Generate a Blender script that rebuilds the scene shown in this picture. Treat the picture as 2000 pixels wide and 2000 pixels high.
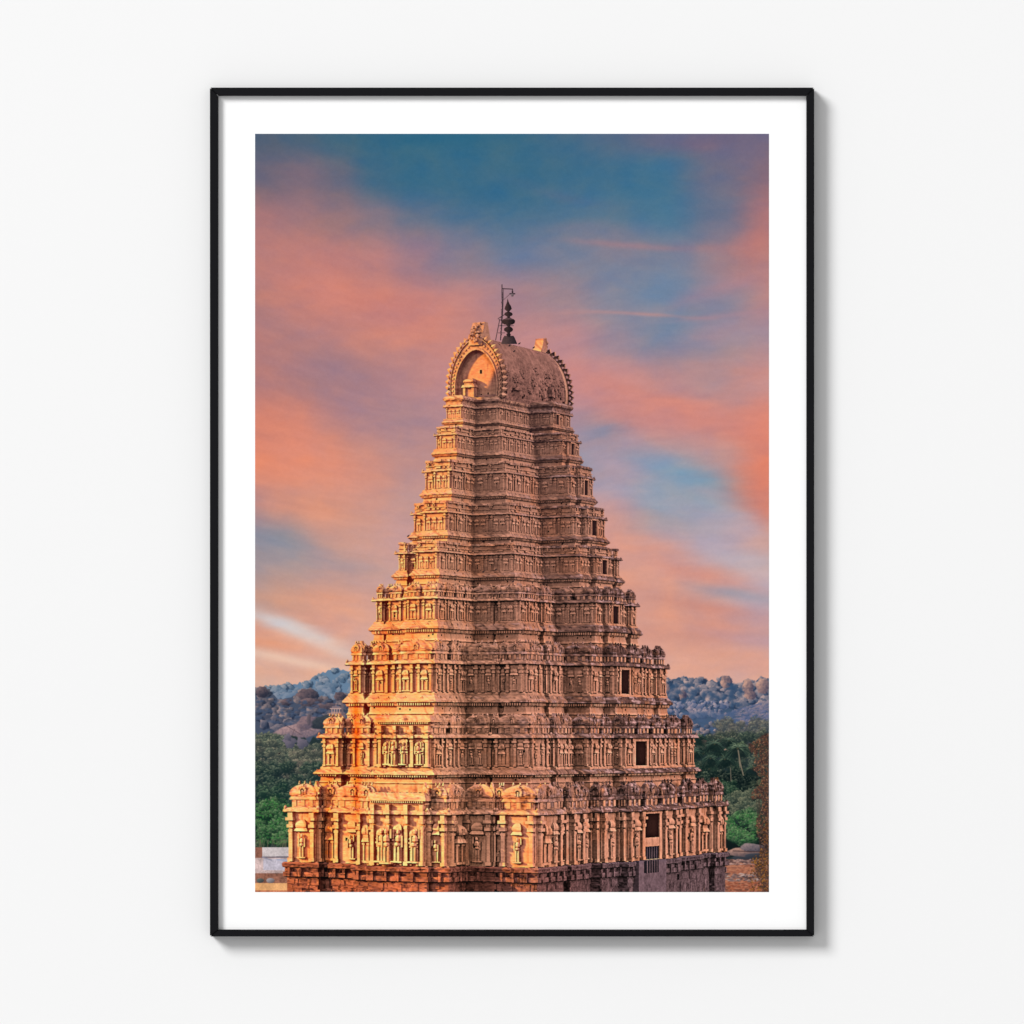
import bpy, bmesh, math, random
import numpy as np

# ------------------------------------------------------------------ scale
# 1 u = one pixel of the 2000 px photograph = 0.61 mm on the wall
U = 0.00061017
def wx(px): return (px - 1000.0) * U
def wz(py): return (1000.0 - py) * U

scene = bpy.context.scene
for o in list(bpy.data.objects):
    bpy.data.objects.remove(o, do_unlink=True)

# ------------------------------------------------------------------ camera
cam_d = bpy.data.cameras.new("camera")
cam = bpy.data.objects.new("camera", cam_d)
scene.collection.objects.link(cam)
CAM_DIST = 9.0
cam.location = (0, -CAM_DIST - 0.02, 0)
cam.rotation_euler = (math.radians(90), 0, 0)
cam_d.sensor_width = 36
cam_d.lens = 36 * CAM_DIST / (2000 * U)
cam_d.clip_end = 200
scene.camera = cam

# ------------------------------------------------------------------ light
world = bpy.data.worlds.new("World")
scene.world = world
world.use_nodes = True
bg = world.node_tree.nodes["Background"]
bg.inputs[0].default_value = (1.0, 1.0, 1.0, 1)
bg.inputs[1].default_value = 0.33

def area(name, loc, target, size, power, color=(1, 1, 1), shape='DISK'):
    l = bpy.data.lights.new(name, 'AREA')
    l.shape = shape; l.size = size; l.energy = power; l.color = color
    o = bpy.data.objects.new(name, l)
    scene.collection.objects.link(o)
    o.location = loc
    import mathutils
    d = mathutils.Vector(target) - mathutils.Vector(loc)
    o.rotation_euler = d.to_track_quat('-Z', 'Y').to_euler()
    return o
# one soft key lamp high on the left, far away so that the wall is evenly lit
KD = 60.0
kdir = np.array([-1.0, -1.08, 0.88]); kdir /= np.linalg.norm(kdir)
area("key_lamp", tuple(kdir * KD), (0, 0, 0), 23.0, 34600.0, (1.0, 1.0, 1.0))

# added frontal fill, stands in for part of the ambient light
area("front_fill", (0, -15.0, 0.5), (0, 0, 0), 15.0, 580.0, (1.0, 1.0, 1.0), 'SQUARE')

scene.view_settings.view_transform = 'Standard'
scene.view_settings.look = 'None'
scene.view_settings.exposure = 0
scene.view_settings.gamma = 1
scene.view_settings.use_curve_mapping = False

# ------------------------------------------------------------------ materials
def mat(name, color, rough=0.8, spec=0.3, metal=0.0, noise=None, bump=None):
    m = bpy.data.materials.new(name)
    m.use_nodes = True
    nt = m.node_tree
    b = nt.nodes["Principled BSDF"]
    b.inputs["Base Color"].default_value = (*color, 1)
    b.inputs["Roughness"].default_value = rough
    b.inputs["Specular IOR Level"].default_value = spec
    b.inputs["Metallic"].default_value = metal
    tc = nt.nodes.new("ShaderNodeTexCoord")
    if noise:
        sc, amt = noise
        n = nt.nodes.new("ShaderNodeTexNoise"); n.inputs["Scale"].default_value = sc
        n.inputs["Detail"].default_value = 6
        nt.links.new(tc.outputs["Object"], n.inputs["Vector"])
        r = nt.nodes.new("ShaderNodeMapRange")
        r.inputs["To Min"].default_value = 1 - amt; r.inputs["To Max"].default_value = 1 + amt
        nt.links.new(n.outputs["Fac"], r.inputs["Value"])
        v = nt.nodes.new("ShaderNodeVectorMath"); v.operation = 'SCALE'
        v.inputs[0].default_value = color
        nt.links.new(r.outputs["Result"], v.inputs["Scale"])
        nt.links.new(v.outputs[0], b.inputs["Base Color"])
    if bump:
        sc, st, dist = bump
        n = nt.nodes.new("ShaderNodeTexNoise"); n.inputs["Scale"].default_value = sc
        n.inputs["Detail"].default_value = 8
        nt.links.new(tc.outputs["Object"], n.inputs["Vector"])
        bp = nt.nodes.new("ShaderNodeBump"); bp.inputs["Strength"].default_value = st
        bp.inputs["Distance"].default_value = dist
        nt.links.new(n.outputs["Fac"], bp.inputs["Height"])
        nt.links.new(bp.outputs["Normal"], b.inputs["Normal"])
    return m

M_wall = mat("wall_paint", (0.832, 0.832, 0.832), 0.95, 0.05, noise=(3.0, 0.004), bump=(900, 0.05, 0.0002))
M_paper = mat("poster_paper", (0.93, 0.93, 0.93), 0.9, 0.05)
M_board = mat("backing_board", (0.35, 0.30, 0.25), 0.9, 0.1, noise=(40, 0.1))
M_bracket = mat("joint_black", (0.0008, 0.0008, 0.0010), 0.9, 0.02)
M_frame = mat("black_metal", (0.0040, 0.0040, 0.0054), 0.45, 0.09, noise=(60, 0.06), bump=(1400, 0.05, 0.0001))

# ------------------------------------------------------------------ helpers
def obj(name, verts, faces, material, parent=None, bevel=None):
    me = bpy.data.meshes.new(name)
    me.from_pydata([tuple(map(float, v)) for v in verts], [], faces)
    me.materials.append(material)
    me.update()
    o = bpy.data.objects.new(name, me)
    scene.collection.objects.link(o)
    bm = bmesh.new(); bm.from_mesh(me)
    bmesh.ops.recalc_face_normals(bm, faces=bm.faces)
    if bevel:
        bmesh.ops.bevel(bm, geom=[e for e in bm.edges if (e.verts[0].co-e.verts[1].co).length > 0.1], offset=bevel, segments=2, affect='EDGES', profile=0.5)
    bm.to_mesh(me); bm.free()
    if parent: o.parent = parent
    return o

def slab(name, x0, x1, y0, y1, z0, z1, material, parent=None, bevel=None):
    v = [(x0,y0,z0),(x1,y0,z0),(x1,y1,z0),(x0,y1,z0),(x0,y0,z1),(x1,y0,z1),(x1,y1,z1),(x0,y1,z1)]
    f = [(0,1,2,3),(4,5,6,7),(0,1,5,4),(1,2,6,5),(2,3,7,6),(3,0,4,7)]
    return obj(name, v, f, material, parent, bevel)

# ------------------------------------------------------------------ wall
wall = slab("wall", -4.0, 4.0, 0.0, 0.1, -3.0, 3.0, M_wall)
wall["kind"] = "structure"

# ------------------------------------------------------------------ framed poster
GAP = 0.0030          # the frame hangs a few millimetres off the wall
FD = 0.0205           # depth of the rails
Y_back, Y_front = -GAP, -GAP - FD
Y_paper = Y_front + 0.0078
root = bpy.data.objects.new("framed_poster", None)
root.empty_display_size = 0.2
scene.collection.objects.link(root)
root.location = (0, 0, wz(1829))
root["label"] = "black metal framed poster of a stone temple tower at sunset on white wall"
root["category"] = "poster"
ROFF = -wz(1829)

# outer and inner rectangle of the frame in photograph pixels
XO0, XO1, YO0, YO1 = 410.2, 1590.0, 171.3, 1828.8
XI0, XI1, YI0, YI1 = 426.2, 1575.2, 187.0, 1816.0
def rail(corner_a, corner_b, inner_b, inner_a, g):
    """mitred rail; g = end gap along the rail so the mitre joint shows"""
    a = np.array(corner_a, float); b = np.array(corner_b, float)
    ia = np.array(inner_a, float); ib = np.array(inner_b, float)
    t = (b - a) / np.linalg.norm(b - a)
    quad = [a + t*g, b - t*g, ib - t*g, ia + t*g]
    v = []
    for yy in (Y_back, Y_front):
        for p in quad:
            v.append((wx(p[0]), yy, wz(p[1]) + ROFF))
    f = [(0,1,2,3),(7,6,5,4),(0,4,5,1),(1,5,6,2),(2,6,7,3),(3,7,4,0)]
    return obj("frame_rail", v, f, M_frame, root, bevel=0.0005)
TL, TR, BL, BR = (XO0,YO0),(XO1,YO0),(XO0,YO1),(XO1,YO1)
tl, tr, bl, br = (XI0,YI0),(XI1,YI0),(XI0,YI1),(XI1,YI1)
rail(TL, TR, tr, tl, 1.1)
rail(TR, BR, br, tr, 1.1)
rail(BR, BL, bl, br, 1.1)
rail(BL, TL, tl, bl, 1.1)
for cx_, cy_, sx_, sy_ in ((XO0, YO0, 1, 1), (XO1, YO0, -1, 1), (XO1, YO1, -1, -1), (XO0, YO1, 1, -1)):
    # angle bracket added behind the mitre, near-black so the open joint reads dark
    a0, a1 = 2.2, 13.2
    P_ = [(a0, a0), (60, a0), (60, a1), (a1, a1), (a1, 60), (a0, 60)]
    v_ = [(wx(cx_+sx_*x), yy, wz(cy_+sy_*y)+ROFF) for yy in (Y_front+0.0030, Y_front+0.0010) for x, y in P_]
    f_ = [(0,1,2,3,4,5), (11,10,9,8,7,6)] + [(i, (i+1) % 6, 6+(i+1) % 6, 6+i) for i in range(6)]
    obj("corner_bracket", v_, f_, M_bracket, root)
slab("backing_board", wx(XI0)+0.0002, wx(XI1)-0.0002, Y_paper+0.0012, Y_paper+0.004,
     wz(YI1)+0.0002+ROFF, wz(YI0)-0.0002+ROFF, M_board, root)
sheet = slab("poster_sheet", wx(XI0)+0.00015, wx(XI1)-0.00015, Y_paper, Y_paper+0.0008,
             wz(YI1)+0.00015+ROFF, wz(YI0)-0.00015+ROFF, M_paper, root)

# ------------------------------------------------------------------ the printed picture
# The print is a flat sheet.  Its picture is computed below: a small software
# renderer (numpy) draws a procedural temple tower in front of a painted evening
# sky, boulder hills and trees, in the picture's own coordinates.
PX0, PX1, PY0, PY1 = 498.0, 1502.0, 261.0, 1742.5
F_, YH_ = 5715.0, 1440.0
EL = np.array([-0.8710, 0.4913]); ER = np.array([0.4913, 0.8710])

def srgb(l):
    l = np.clip(l, 0, 1)
    return np.where(l <= 0.0031308, 12.92*l, 1.055*np.power(np.maximum(l, 1e-6), 1/2.4) - 0.055)
def lin(c):
    c = np.asarray(c, np.float32)/255.0
    return np.where(c <= 0.04045, c/12.92, ((c+0.055)/1.055)**2.4)

# ---- noise -----------------------------------------------------------------
def hash2(ix, iy, seed):
    h = (ix.astype(np.int64)*374761393 + iy.astype(np.int64)*668265263 + seed*974711) & 0xffffffff
    h = ((h ^ (h >> 13)) * 1274126177) & 0xffffffff
    h = h ^ (h >> 16)
    return (h & 0xffff).astype(np.float32)/65535.0
def vnoise(x, y, seed=0):
    fx = np.floor(x); fy = np.floor(y); tx = (x-fx); ty = (y-fy)
    tx = tx*tx*(3-2*tx); ty = ty*ty*(3-2*ty)
    ix = fx.astype(np.int64); iy = fy.astype(np.int64)
    a = hash2(ix, iy, seed); b = hash2(ix+1, iy, seed); c = hash2(ix, iy+1, seed); d = hash2(ix+1, iy+1, seed)
    return ((a*(1-tx)+b*tx)*(1-ty) + (c*(1-tx)+d*tx)*ty).astype(np.float32)
def fbm(x, y, oct=5, seed=0, gain=0.5):
    s = 0; a = 1.0; t = 0
    for o in range(oct):
        s = s + a*vnoise(x*(2**o)+13.7*o, y*(2**o)-7.3*o, seed+o*17); t += a; a *= gain
    return s/t
def blur(a, r):
    """gaussian blur by three box passes, edge padded"""
    r = max(1, int(round(r*0.6)))
    for _ in range(3):
        for ax in (0, 1):
            p = [(0, 0)]*a.ndim; p[ax] = (r+1, r)
            c = np.cumsum(np.pad(a, p, mode='edge'), axis=ax, dtype=np.float64)
            n = a.shape[ax]
            sl1 = [slice(None)]*a.ndim; sl0 = [slice(None)]*a.ndim
            sl1[ax] = slice(2*r+1, 2*r+1+n); sl0[ax] = slice(0, n)
            a = ((c[tuple(sl1)] - c[tuple(sl0)])/(2*r+1)).astype(np.float32)
    return a

# ---- z-buffer rasteriser (vectorised over triangles of like size) ------------
def raster(T, W, H):
    """T (n,3,3): x, y in pixels, w = nearness (linear on screen). Returns id (-1 none), w"""
    key = np.full(W*H, -1, np.int64)
    wmin = T[..., 2].min(); wmax = T[..., 2].max()
    sc = (2**34-1)/(wmax-wmin+1e-12)
    x0 = np.floor(T[..., 0].min(1)-0.5).astype(int).clip(0, W); x1 = np.ceil(T[..., 0].max(1)+0.5).astype(int).clip(0, W)
    y0 = np.floor(T[..., 1].min(1)-0.5).astype(int).clip(0, H); y1 = np.ceil(T[..., 1].max(1)+0.5).astype(int).clip(0, H)
    bw = x1-x0; bh = y1-y0
    area2 = (T[:,1,0]-T[:,0,0])*(T[:,2,1]-T[:,0,1]) - (T[:,2,0]-T[:,0,0])*(T[:,1,1]-T[:,0,1])
    ok = (bw > 0) & (bh > 0) & (np.abs(area2) > 1e-6)
    ids = np.nonzero(ok)[0]
    cw = np.ceil(np.log2(np.maximum(bw[ids], 2))).astype(int); ch = np.ceil(np.log2(np.maximum(bh[ids], 2))).astype(int)
    for c in np.unique(cw*32+ch):
        sel = ids[(cw*32+ch) == c]
        kw, kh = 2**(c//32), 2**(c % 32)
        step = max(1, int(1.5e6)//(kw*kh))
        ox = np.arange(kw); oy = np.arange(kh)
        for s in range(0, len(sel), step):
            q = sel[s:s+step]
            X = (x0[q][:, None, None]+ox[None, None, :]); Y = (y0[q][:, None, None]+oy[None, :, None])
            px = X+0.5; py = Y+0.5
            t = T[q]; A = area2[q][:, None, None]
            def e(i, j):
                return ((t[:, j, 0]-t[:, i, 0])[:, None, None]*(py-t[:, i, 1][:, None, None])
                        - (t[:, j, 1]-t[:, i, 1])[:, None, None]*(px-t[:, i, 0][:, None, None]))/A
            b2 = e(0, 1); b0 = e(1, 2); b1 = 1-b0-b2
            m = (b0 >= -1e-9) & (b1 >= -1e-9) & (b2 >= -1e-9) & (X < W) & (Y < H)
            w = b0*t[:, 0, 2][:, None, None]+b1*t[:, 1, 2][:, None, None]+b2*t[:, 2, 2][:, None, None]
            k = ((np.clip((w-wmin)*sc, 0, 2**34-1)).astype(np.int64) << 22) | np.broadcast_to(q[:, None, None], w.shape)
            p = np.broadcast_to(Y*W+X, w.shape)[m]
            np.maximum.at(key, p, k[m])
    key = key.reshape(H, W)
    idb = np.where(key >= 0, key & ((1 << 22)-1), -1)
    wb = np.where(key >= 0, (key >> 22)/sc+wmin, 0)
    return idb, wb

# ---- the tower ----------------------------------------------------------------
# per storey: base y on the lit edge, near-corner x, then the plan as picture x of
# every break: right face (R run, S step out, B step back by units), left face likewise
TIERS = [
 dict(y=1700, xc=1047, R=[('R',1093),('B',14),('R',1100),('S',1112),('R',1137),('B',16),('R',1152),('S',1172),('R',1206),('S',1224),('R',1318),('B',30),('R',1362),('B',30),('R',1384),('S',1394),('R',1412)],
      L=[('L',980),('B',14),('L',968),('S',964),('L',908),('S',874),('L',838),('S',832),('L',728),('B',12),('L',700),('B',50),('L',655),('B',22),('L',628),('S',619),('L',566)]),
 dict(y=1503, xc=1034, R=[('R',1066),('B',14),('R',1074),('S',1084),('R',1109),('B',10),('R',1118),('S',1150),('R',1196),('S',1216),('R',1296),('B',24),('R',1322),('B',14),('R',1330),('S',1338),('R',1352)],
      L=[('L',968),('B',12),('L',958),('S',954),('L',908),('S',842),('L',742),('B',50),('L',690),('B',30),('L',672),('S',664),('L',632)]),
 dict(y=1357, xc=1023, R=[('R',1052),('B',14),('R',1062),('S',1070),('R',1091),('B',10),('R',1102),('S',1150),('R',1178),('S',1200),('R',1252),('B',30),('R',1276),('S',1284),('R',1298)],
      L=[('L',990),('B',10),('L',974),('S',970),('L',908),('S',846),('L',780),('B',40),('L',728),('B',20),('L',716),('S',708),('L',686)]),
 dict(y=1216, xc=1011, R=[('R',1044),('B',8),('R',1052),('S',1060),('R',1074),('B',8),('R',1082),('S',1160),('R',1176),('S',1186),('R',1216),('B',30),('R',1222),('S',1230),('R',1240)],
      L=[('L',974),('B',8),('L',964),('S',960),('L',924),('S',852),('L',796),('B',40),('L',760),('B',14),('L',752),('S',748),('L',736)]),
 dict(y=1117, xc=1002, R=[('R',1060),('S',1130),('R',1152),('S',1162),('R',1190),('B',16),('R',1196),('S',1202),('R',1207)],
      L=[('L',922),('S',855),('L',814),('B',40),('L',798),('S',793),('L',779)]),
 dict(y=1041, xc=994, R=[('R',1056),('S',1122),('R',1134),('S',1146),('R',1172),('B',8),('R',1179)],
      L=[('L',922),('S',872),('L',828),('B',30),('L',809)]),
 dict(y=960, xc=986, R=[('R',1052),('S',1112),('R',1124),('S',1132),('R',1150),('B',6),('R',1156)],
      L=[('L',926),('S',880),('L',848),('B',14),('L',831)]),
 dict(y=880, xc=978, R=[('R',1044),('S',1096),('R',1104),('S',1110),('R',1130)],
      L=[('L',926),('S',890),('L',860),('B',6),('L',853)]),
 dict(y=820, xc=973, R=[('R',1034),('S',1078),('R',1113)],
      L=[('L',929),('S',902),('L',872)]),
]
YTOP = 784.0

def build_tower(rng):
    Q = []; C = []                       # quads and material ids
    def quad(a, b, c, d, m=0):
        Q.append((a, b, c, d)); C.append(m)
    def P3(p, z): return (p[0], p[1], z)

    def solve(P, e, xpx):
        k = (xpx-1000.0)/F_
        t = (k*P[1]-P[0])/(e[0]-k*e[1])
        return P+max(t, 2.0)*e
    def path(tr, depth):
        c = np.array([(tr['xc']-1000.0)/F_*depth, depth])
        right = [c]; left = [c]
        for kind, v in tr['R']:
            p = right[-1]
            right.append(solve(p, ER, v) if kind == 'R' else solve(p, -EL, v) if kind == 'S' else p+v*EL)
        for kind, v in tr['L']:
            p = left[-1]
            left.append(solve(p, EL, v) if kind == 'L' else solve(p, -ER, v) if kind == 'S' else p+v*ER)
        pts = left[::-1]+right[1:]
        # close behind
        pts = [pts[0]+90*ER]+pts+[pts[-1]+90*EL]
        return np.array(pts)
    def offset(pts, d):
        out = []
        n = []
        for i in range(len(pts)-1):
            t = pts[i+1]-pts[i]; t = t/np.linalg.norm(t)
            n.append(np.array([t[1], -t[0]]))
        for i in range(len(pts)):
            if i == 0: o = n[0]
            elif i == len(pts)-1: o = n[-1]
            else:
                o = n[i-1]+n[i] if abs(np.dot(n[i-1], n[i])) < 0.5 else n[i]
            out.append(pts[i]+o*d)
        return np.array(out)
    def extrude(pts, prof, m=0):
        """prof: list of (offset, z) going up; sweeps it round the plan"""
        prev = None
        for d, z in prof:
            cur = (offset(pts, d), z)
            if prev is not None:
                for i in range(len(pts)-1):
                    quad(P3(prev[0][i], prev[1]), P3(prev[0][i+1], prev[1]), P3(cur[0][i+1], z), P3(cur[0][i], z), m)
            prev = cur
    def cap(pts, z, m=0):
        c = pts.mean(0)+60*ER*0
        cc = (pts[0]+pts[-1])/2
        for i in range(len(pts)-1):
            quad(P3(pts[i], z), P3(pts[i+1], z), P3(cc, z), P3(cc, z), m)
    def box(A, t, n, s0, s1, d0, d1, z0, z1, m=0, top=1.0):
        """box on a wall line: A origin, t tangent, n outward; top = taper of the upper end"""
        sm = (s0+s1)/2; hw = (s1-s0)/2*top
        b = [A+t*s0+n*d0, A+t*s1+n*d0, A+t*s1+n*d1, A+t*s0+n*d1]
        dd = d0+(d1-d0)*(top if top < 1 else 1)
        u = [A+t*(sm-hw)+n*d0, A+t*(sm+hw)+n*d0, A+t*(sm+hw)+n*dd, A+t*(sm-hw)+n*dd]
        b = [P3(p, z0) for p in b]; u = [P3(p, z1) for p in u]
        quad(b[3], b[2], u[2], u[3], m)
        quad(b[0], b[3], u[3], u[0], m); quad(b[2], b[1], u[1], u[2], m)
        quad(u[3], u[2], u[1], u[0], m); quad(b[0], b[1], b[2], b[3], m)
    def ball(A, t, n, s, d, z, rs, rz, m=0, k=6):
        """lumpy ellipsoid for figures and foliage-like carving"""
        rings = []
        for j in range(4):
            ph = -math.pi/2+math.pi*(j+0.5)/4
            ring = []
            for i in range(k):
                a = 2*math.pi*i/k
                p = A+t*(s+rs*math.cos(ph)*math.cos(a))+n*(d+rs*0.9*math.cos(ph)*math.sin(a))
                ring.append(P3(p, z+rz*math.sin(ph)))
            rings.append(ring)
        for j in range(3):
            for i in range(k):
                quad(rings[j][i], rings[j][(i+1) % k], rings[j+1][(i+1) % k], rings[j+1][i], m)
        top = rings[3]; quad(top[0], top[1], top[2], top[3], m)
    def figure(A, t, n, s, d, z0, h, m=0):
        sway = rng.uniform(-.06, .06)*h
        w = h*0.105
        for leg in (-1, 1):
            box(A, t, n, s+leg*w*.55-w*.38, s+leg*w*.55+w*.38, d-w*.4, d+w*.6, z0, z0+h*.46, m, 0.9)
        ball(A, t, n, s+sway*.3, d+w*.3, z0+h*.50, w*1.05, h*.08, m)
        ball(A, t, n, s+sway, d+w*.3, z0+h*.66, w*1.1, h*.13, m)
        ball(A, t, n, s+sway*1.1, d+w*.5, z0+h*.87, w*.62, h*.085, m)
        for arm in (-1, 1):
            up = rng.random() < .4
            if up: box(A, t, n, s+sway+arm*w*1.5-w*.25, s+sway+arm*w*1.5+w*.25, d, d+w*.6, z0+h*.68, z0+h*.95, m)
            else: box(A, t, n, s+sway+arm*w*1.35-w*.27, s+sway+arm*w*1.35+w*.27, d, d+w*.6, z0+h*.42, z0+h*.76, m)
        box(A, t, n, s-w*2, s+w*2, d-w*.5, d+w, z0-h*.05, z0, m)
    def dome(A, t, n, s0, s1, d0, d1, z0, z1, m=0):
        """round-backed roof of a small shrine, built of stepped rings, with a gable"""
        prof = [(1.0, 0), (1.12, .10), (1.16, .28), (1.08, .50), (.86, .72), (.5, .90), (.16, 1.0)]
        sm = (s0+s1)/2; hs = (s1-s0)/2; D = d1-d0
        for (a, za), (b_, zb) in zip(prof[:-1], prof[1:]):
            q0 = [A+t*(sm-hs*a)+n*d0, A+t*(sm-hs*a)+n*(d0+D*a), A+t*(sm+hs*a)+n*(d0+D*a), A+t*(sm+hs*a)+n*d0]
            q1 = [A+t*(sm-hs*b_)+n*d0, A+t*(sm-hs*b_)+n*(d0+D*b_), A+t*(sm+hs*b_)+n*(d0+D*b_), A+t*(sm+hs*b_)+n*d0]
            for i in range(3):
                quad(P3(q0[i], z0+(z1-z0)*za), P3(q0[i+1], z0+(z1-z0)*za), P3(q1[i+1], z0+(z1-z0)*zb), P3(q1[i], z0+(z1-z0)*zb), m)
    def kudu(A, t, n, s, d, z, r, m=0):
        """horseshoe gable ornament: ring of small boxes with a dark eye"""
        k = 7
        for i in range(k):
            a = math.radians(-35+250*i/(k-1))
            cs, cz = s+r*.72*math.cos(a), z+r*.72*math.sin(a)
            box(A, t, n, cs-r*.26, cs+r*.26, d-r*.3, d+r*.42, cz-r*.26, cz+r*.26, m)
        box(A, t, n, s-r*.2, s+r*.2, d, d+r*.35, z-r*.8, z+r*.15, m)
        box(A, t, n, s-r*.18, s+r*.18, d-r*.2, d+r*.4, z+r*.8, z+r*1.35, m, .4)

    def pilaster(A, t, n, s, w, d, z0, z1, m=0):
        h = z1-z0
        box(A, t, n, s-w*.75, s+w*.75, 0, d*1.25, z0, z0+h*.07, m)
        box(A, t, n, s-w*.5, s+w*.5, 0, d, z0+h*.07, z0+h*.66, m)
        box(A, t, n, s-w*.62, s+w*.62, 0, d*1.15, z0+h*.60, z0+h*.645, m)
        box(A, t, n, s-w*.85, s+w*.85, 0, d*1.35, z0+h*.69, z0+h*.76, m)
        box(A, t, n, s-w*.55, s+w*.55, 0, d*1.05, z0+h*.76, z0+h*.82, m)
        box(A, t, n, s-w*1.1, s+w*1.1, 0, d*1.6, z0+h*.84, z0+h*.90, m)
        box(A, t, n, s-w*.7, s+w*.7, 0, d*1.2, z0+h*.90, z0+h*1.0, m)
    def pavilion(A, t, n, s, w, d, z0, z1, m=0):
        """relief shrine: two colonnettes, eave, tiered roof with a horseshoe"""
        h = z1-z0
        for k in (-1, 1):
            box(A, t, n, s+k*w*.26-w*.085, s+k*w*.26+w*.085, d-2, d+w*.13, z0, z0+h*.50, m)
            box(A, t, n, s+k*w*.26-w*.15, s+k*w*.26+w*.15, d-2, d+w*.18, z0+h*.42, z0+h*.47, m)
        box(A, t, n, s-w*.46, s+w*.46, d-2, d+w*.20, z0-h*.02, z0+h*.04, m)
        box(A, t, n, s-w*.46, s+w*.46, d-2, d+w*.30, z0+h*.50, z0+h*.60, m, .72)
        box(A, t, n, s-w*.30, s+w*.30, d-2, d+w*.18, z0+h*.60, z0+h*.68, m)
        dome(A, t, n, s-w*.34, s+w*.34, d-2, d+w*.28, z0+h*.68, z0+h*.95, m)
        box(A, t, n, s-w*.10, s+w*.10, d, d+w*.36, z0+h*.70, z0+h*.84, m)

    def bay(A, t, n, s0, s1, z0, z1, big, m=0):
        w = s1-s0; h = z1-z0
        pw = min(h*.085, w*.16)
        e = min(h*.06, 7)
        box(A, t, n, s0, s1, 0, e*.5, z0, z1, m)
        for s in (s0+pw*.8, s1-pw*.8):
            pilaster(A, t, n, s, pw, e*1.5, z0, z1, m)
        iw = w-pw*3.2
        if iw < 3: return
        if big and (iw > h*.42):
            k = 1 if iw < h*.62 else (2 if iw < h*.95 else 3)
            for j in range(k):
                s = s0+pw*1.6+iw*(j+.5)/k
                if rng.random() < .55:
                    figure(A, t, n, s, e*.9, z0+h*.09, h*.50, m)
                    box(A, t, n, s-h*.13, s+h*.13, 0, e*1.9, z0+h*.62, z0+h*.69, m, .7)
                    dome(A, t, n, s-h*.09, s+h*.09, 0, e*1.5, z0+h*.69, z0+h*.87, m)
                else:
                    pavilion(A, t, n, s, min(iw/k*.9, h*.36), e*.5, z0+h*.04, z0+h*.88, m)
        elif iw > h*.75:
            k = max(2, int(round(iw/(h*.46))))
            for j in range(k):
                s = s0+pw*1.6+iw*(j+.5)/k
                pavilion(A, t, n, s, iw/k*.8, e*.5, z0+h*.04, z0+h*.86, m)
        else:
            if big and rng.random() < .5 and iw > 10:
                figure(A, t, n, (s0+s1)/2, e*.9, z0+h*.09, min(h*.5, iw*2.2), m)
                box(A, t, n, (s0+s1)/2-iw*.45, (s0+s1)/2+iw*.45, 0, e*1.9, z0+h*.62, z0+h*.69, m, .7)
                dome(A, t, n, (s0+s1)/2-iw*.3, (s0+s1)/2+iw*.3, 0, e*1.5, z0+h*.69, z0+h*.87, m)
            else:
                pavilion(A, t, n, (s0+s1)/2, min(iw, h*.4), e*.5, z0+h*.04, z0+h*.86, m)
        # putlog holes
        if rng.random() < .5:
            s = s0+w*rng.uniform(.3, .7); z = z0+h*rng.uniform(.2, .6); r = h*.018+.8
            box(A, t, n, s-r, s+r, 0, e*.5+.4, z-r, z+r*1.3, 3)

    nT = len(TIERS)
    deps = []
    for k, tr in enumerate(TIERS):
        f = k/(nT-1)
        W = [582, 478, 400, 330, 260, 222, 185, 155, 135][k]; L = [852, 700, 610, 520, 440, 380, 360, 345, 335][k]
        dep = 5715+.491*(582-W)/2+.871*(852-L)/2+26*k
        deps.append(dep)
        tr['pts'] = path(tr, dep)
        tr['z'] = (YH_-tr['y'])/F_*dep
    ztop = (YH_-YTOP)/F_*deps[-1]
    zs = [t['z'] for t in TIERS]+[ztop]

    # dark granite plinth below the first storey
    p0 = TIERS[0]['pts']; zb = zs[0]
    extrude(p0, [(4, zb-150), (4, zb-26), (10, zb-24), (10, zb-15), (5, zb-14), (6, zb-7), (11, zb-5), (12, zb+2), (9, zb+5), (0, zb+5)], 2)
    for i in range(len(p0)-1):
        A = p0[i]; t = p0[i+1]-A; Ls = np.linalg.norm(t); t = t/Ls; n = np.array([t[1], -t[0]])
        s = 6.0
        while s < Ls-4:
            box(A, t, n, s-2.5, s+2.5, 3, 14, zb-24, zb-6, 2); s += rng.uniform(22, 34)
        s = 10.0
        while s < Ls-8:
            ww = rng.uniform(12, 20); box(A, t, n, s-ww, s+ww, 3, 6, zb-rng.uniform(38, 46), zb-29, 2); box(A, t, n, s-ww*.9+6, s+ww*.8+6, 3, 5, zb-150, zb-rng.uniform(47, 50), 2); s += rng.uniform(36, 48)
    cap(p0, zb+4, 2)

    for k, tr in enumerate(TIERS):
        pts = tr['pts']; z0 = zs[k]; H = zs[k+1]-z0
        last = (k == nT-1)
        nxt = TIERS[k+1]['pts'] if not last else None
        big = k <= 2
        if k == 0: fr = dict(wall=.555, kap=.60, par=.86)
        elif k in (1, 2, 3): fr = dict(wall=.425, kap=.475, par=.74)
        else: fr = dict(wall=.44, kap=.49, par=.72)
        if last: fr = dict(wall=.66, kap=.80, par=1.0)
        ov = (11, 11, 10, 9, 8, 7, 6.5, 6, 6)[k]
        zw0, zw1 = z0+H*.035, z0+H*fr['wall']; zk = z0+H*fr['kap']; hk = zk-zw1
        # base ledge, wall, eave (kapota)
        extrude(pts, [(5, z0-1), (5, z0+H*.02), (2.5, z0+H*.035), (0, zw0), (0, zw1-H*.015), (2.5, zw1-H*.01), (3, zw1)])
        extrude(pts, [(3, zw1), (ov-2, zw1-hk*.25), (ov, zw1-hk*.05), (ov*.93, zw1+hk*.35), (ov*.62, zw1+hk*.75), (1, zk)], 1)
        cap(offset(pts, 1), zk, 1)
        of = offset(pts, ov*.6)
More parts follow.
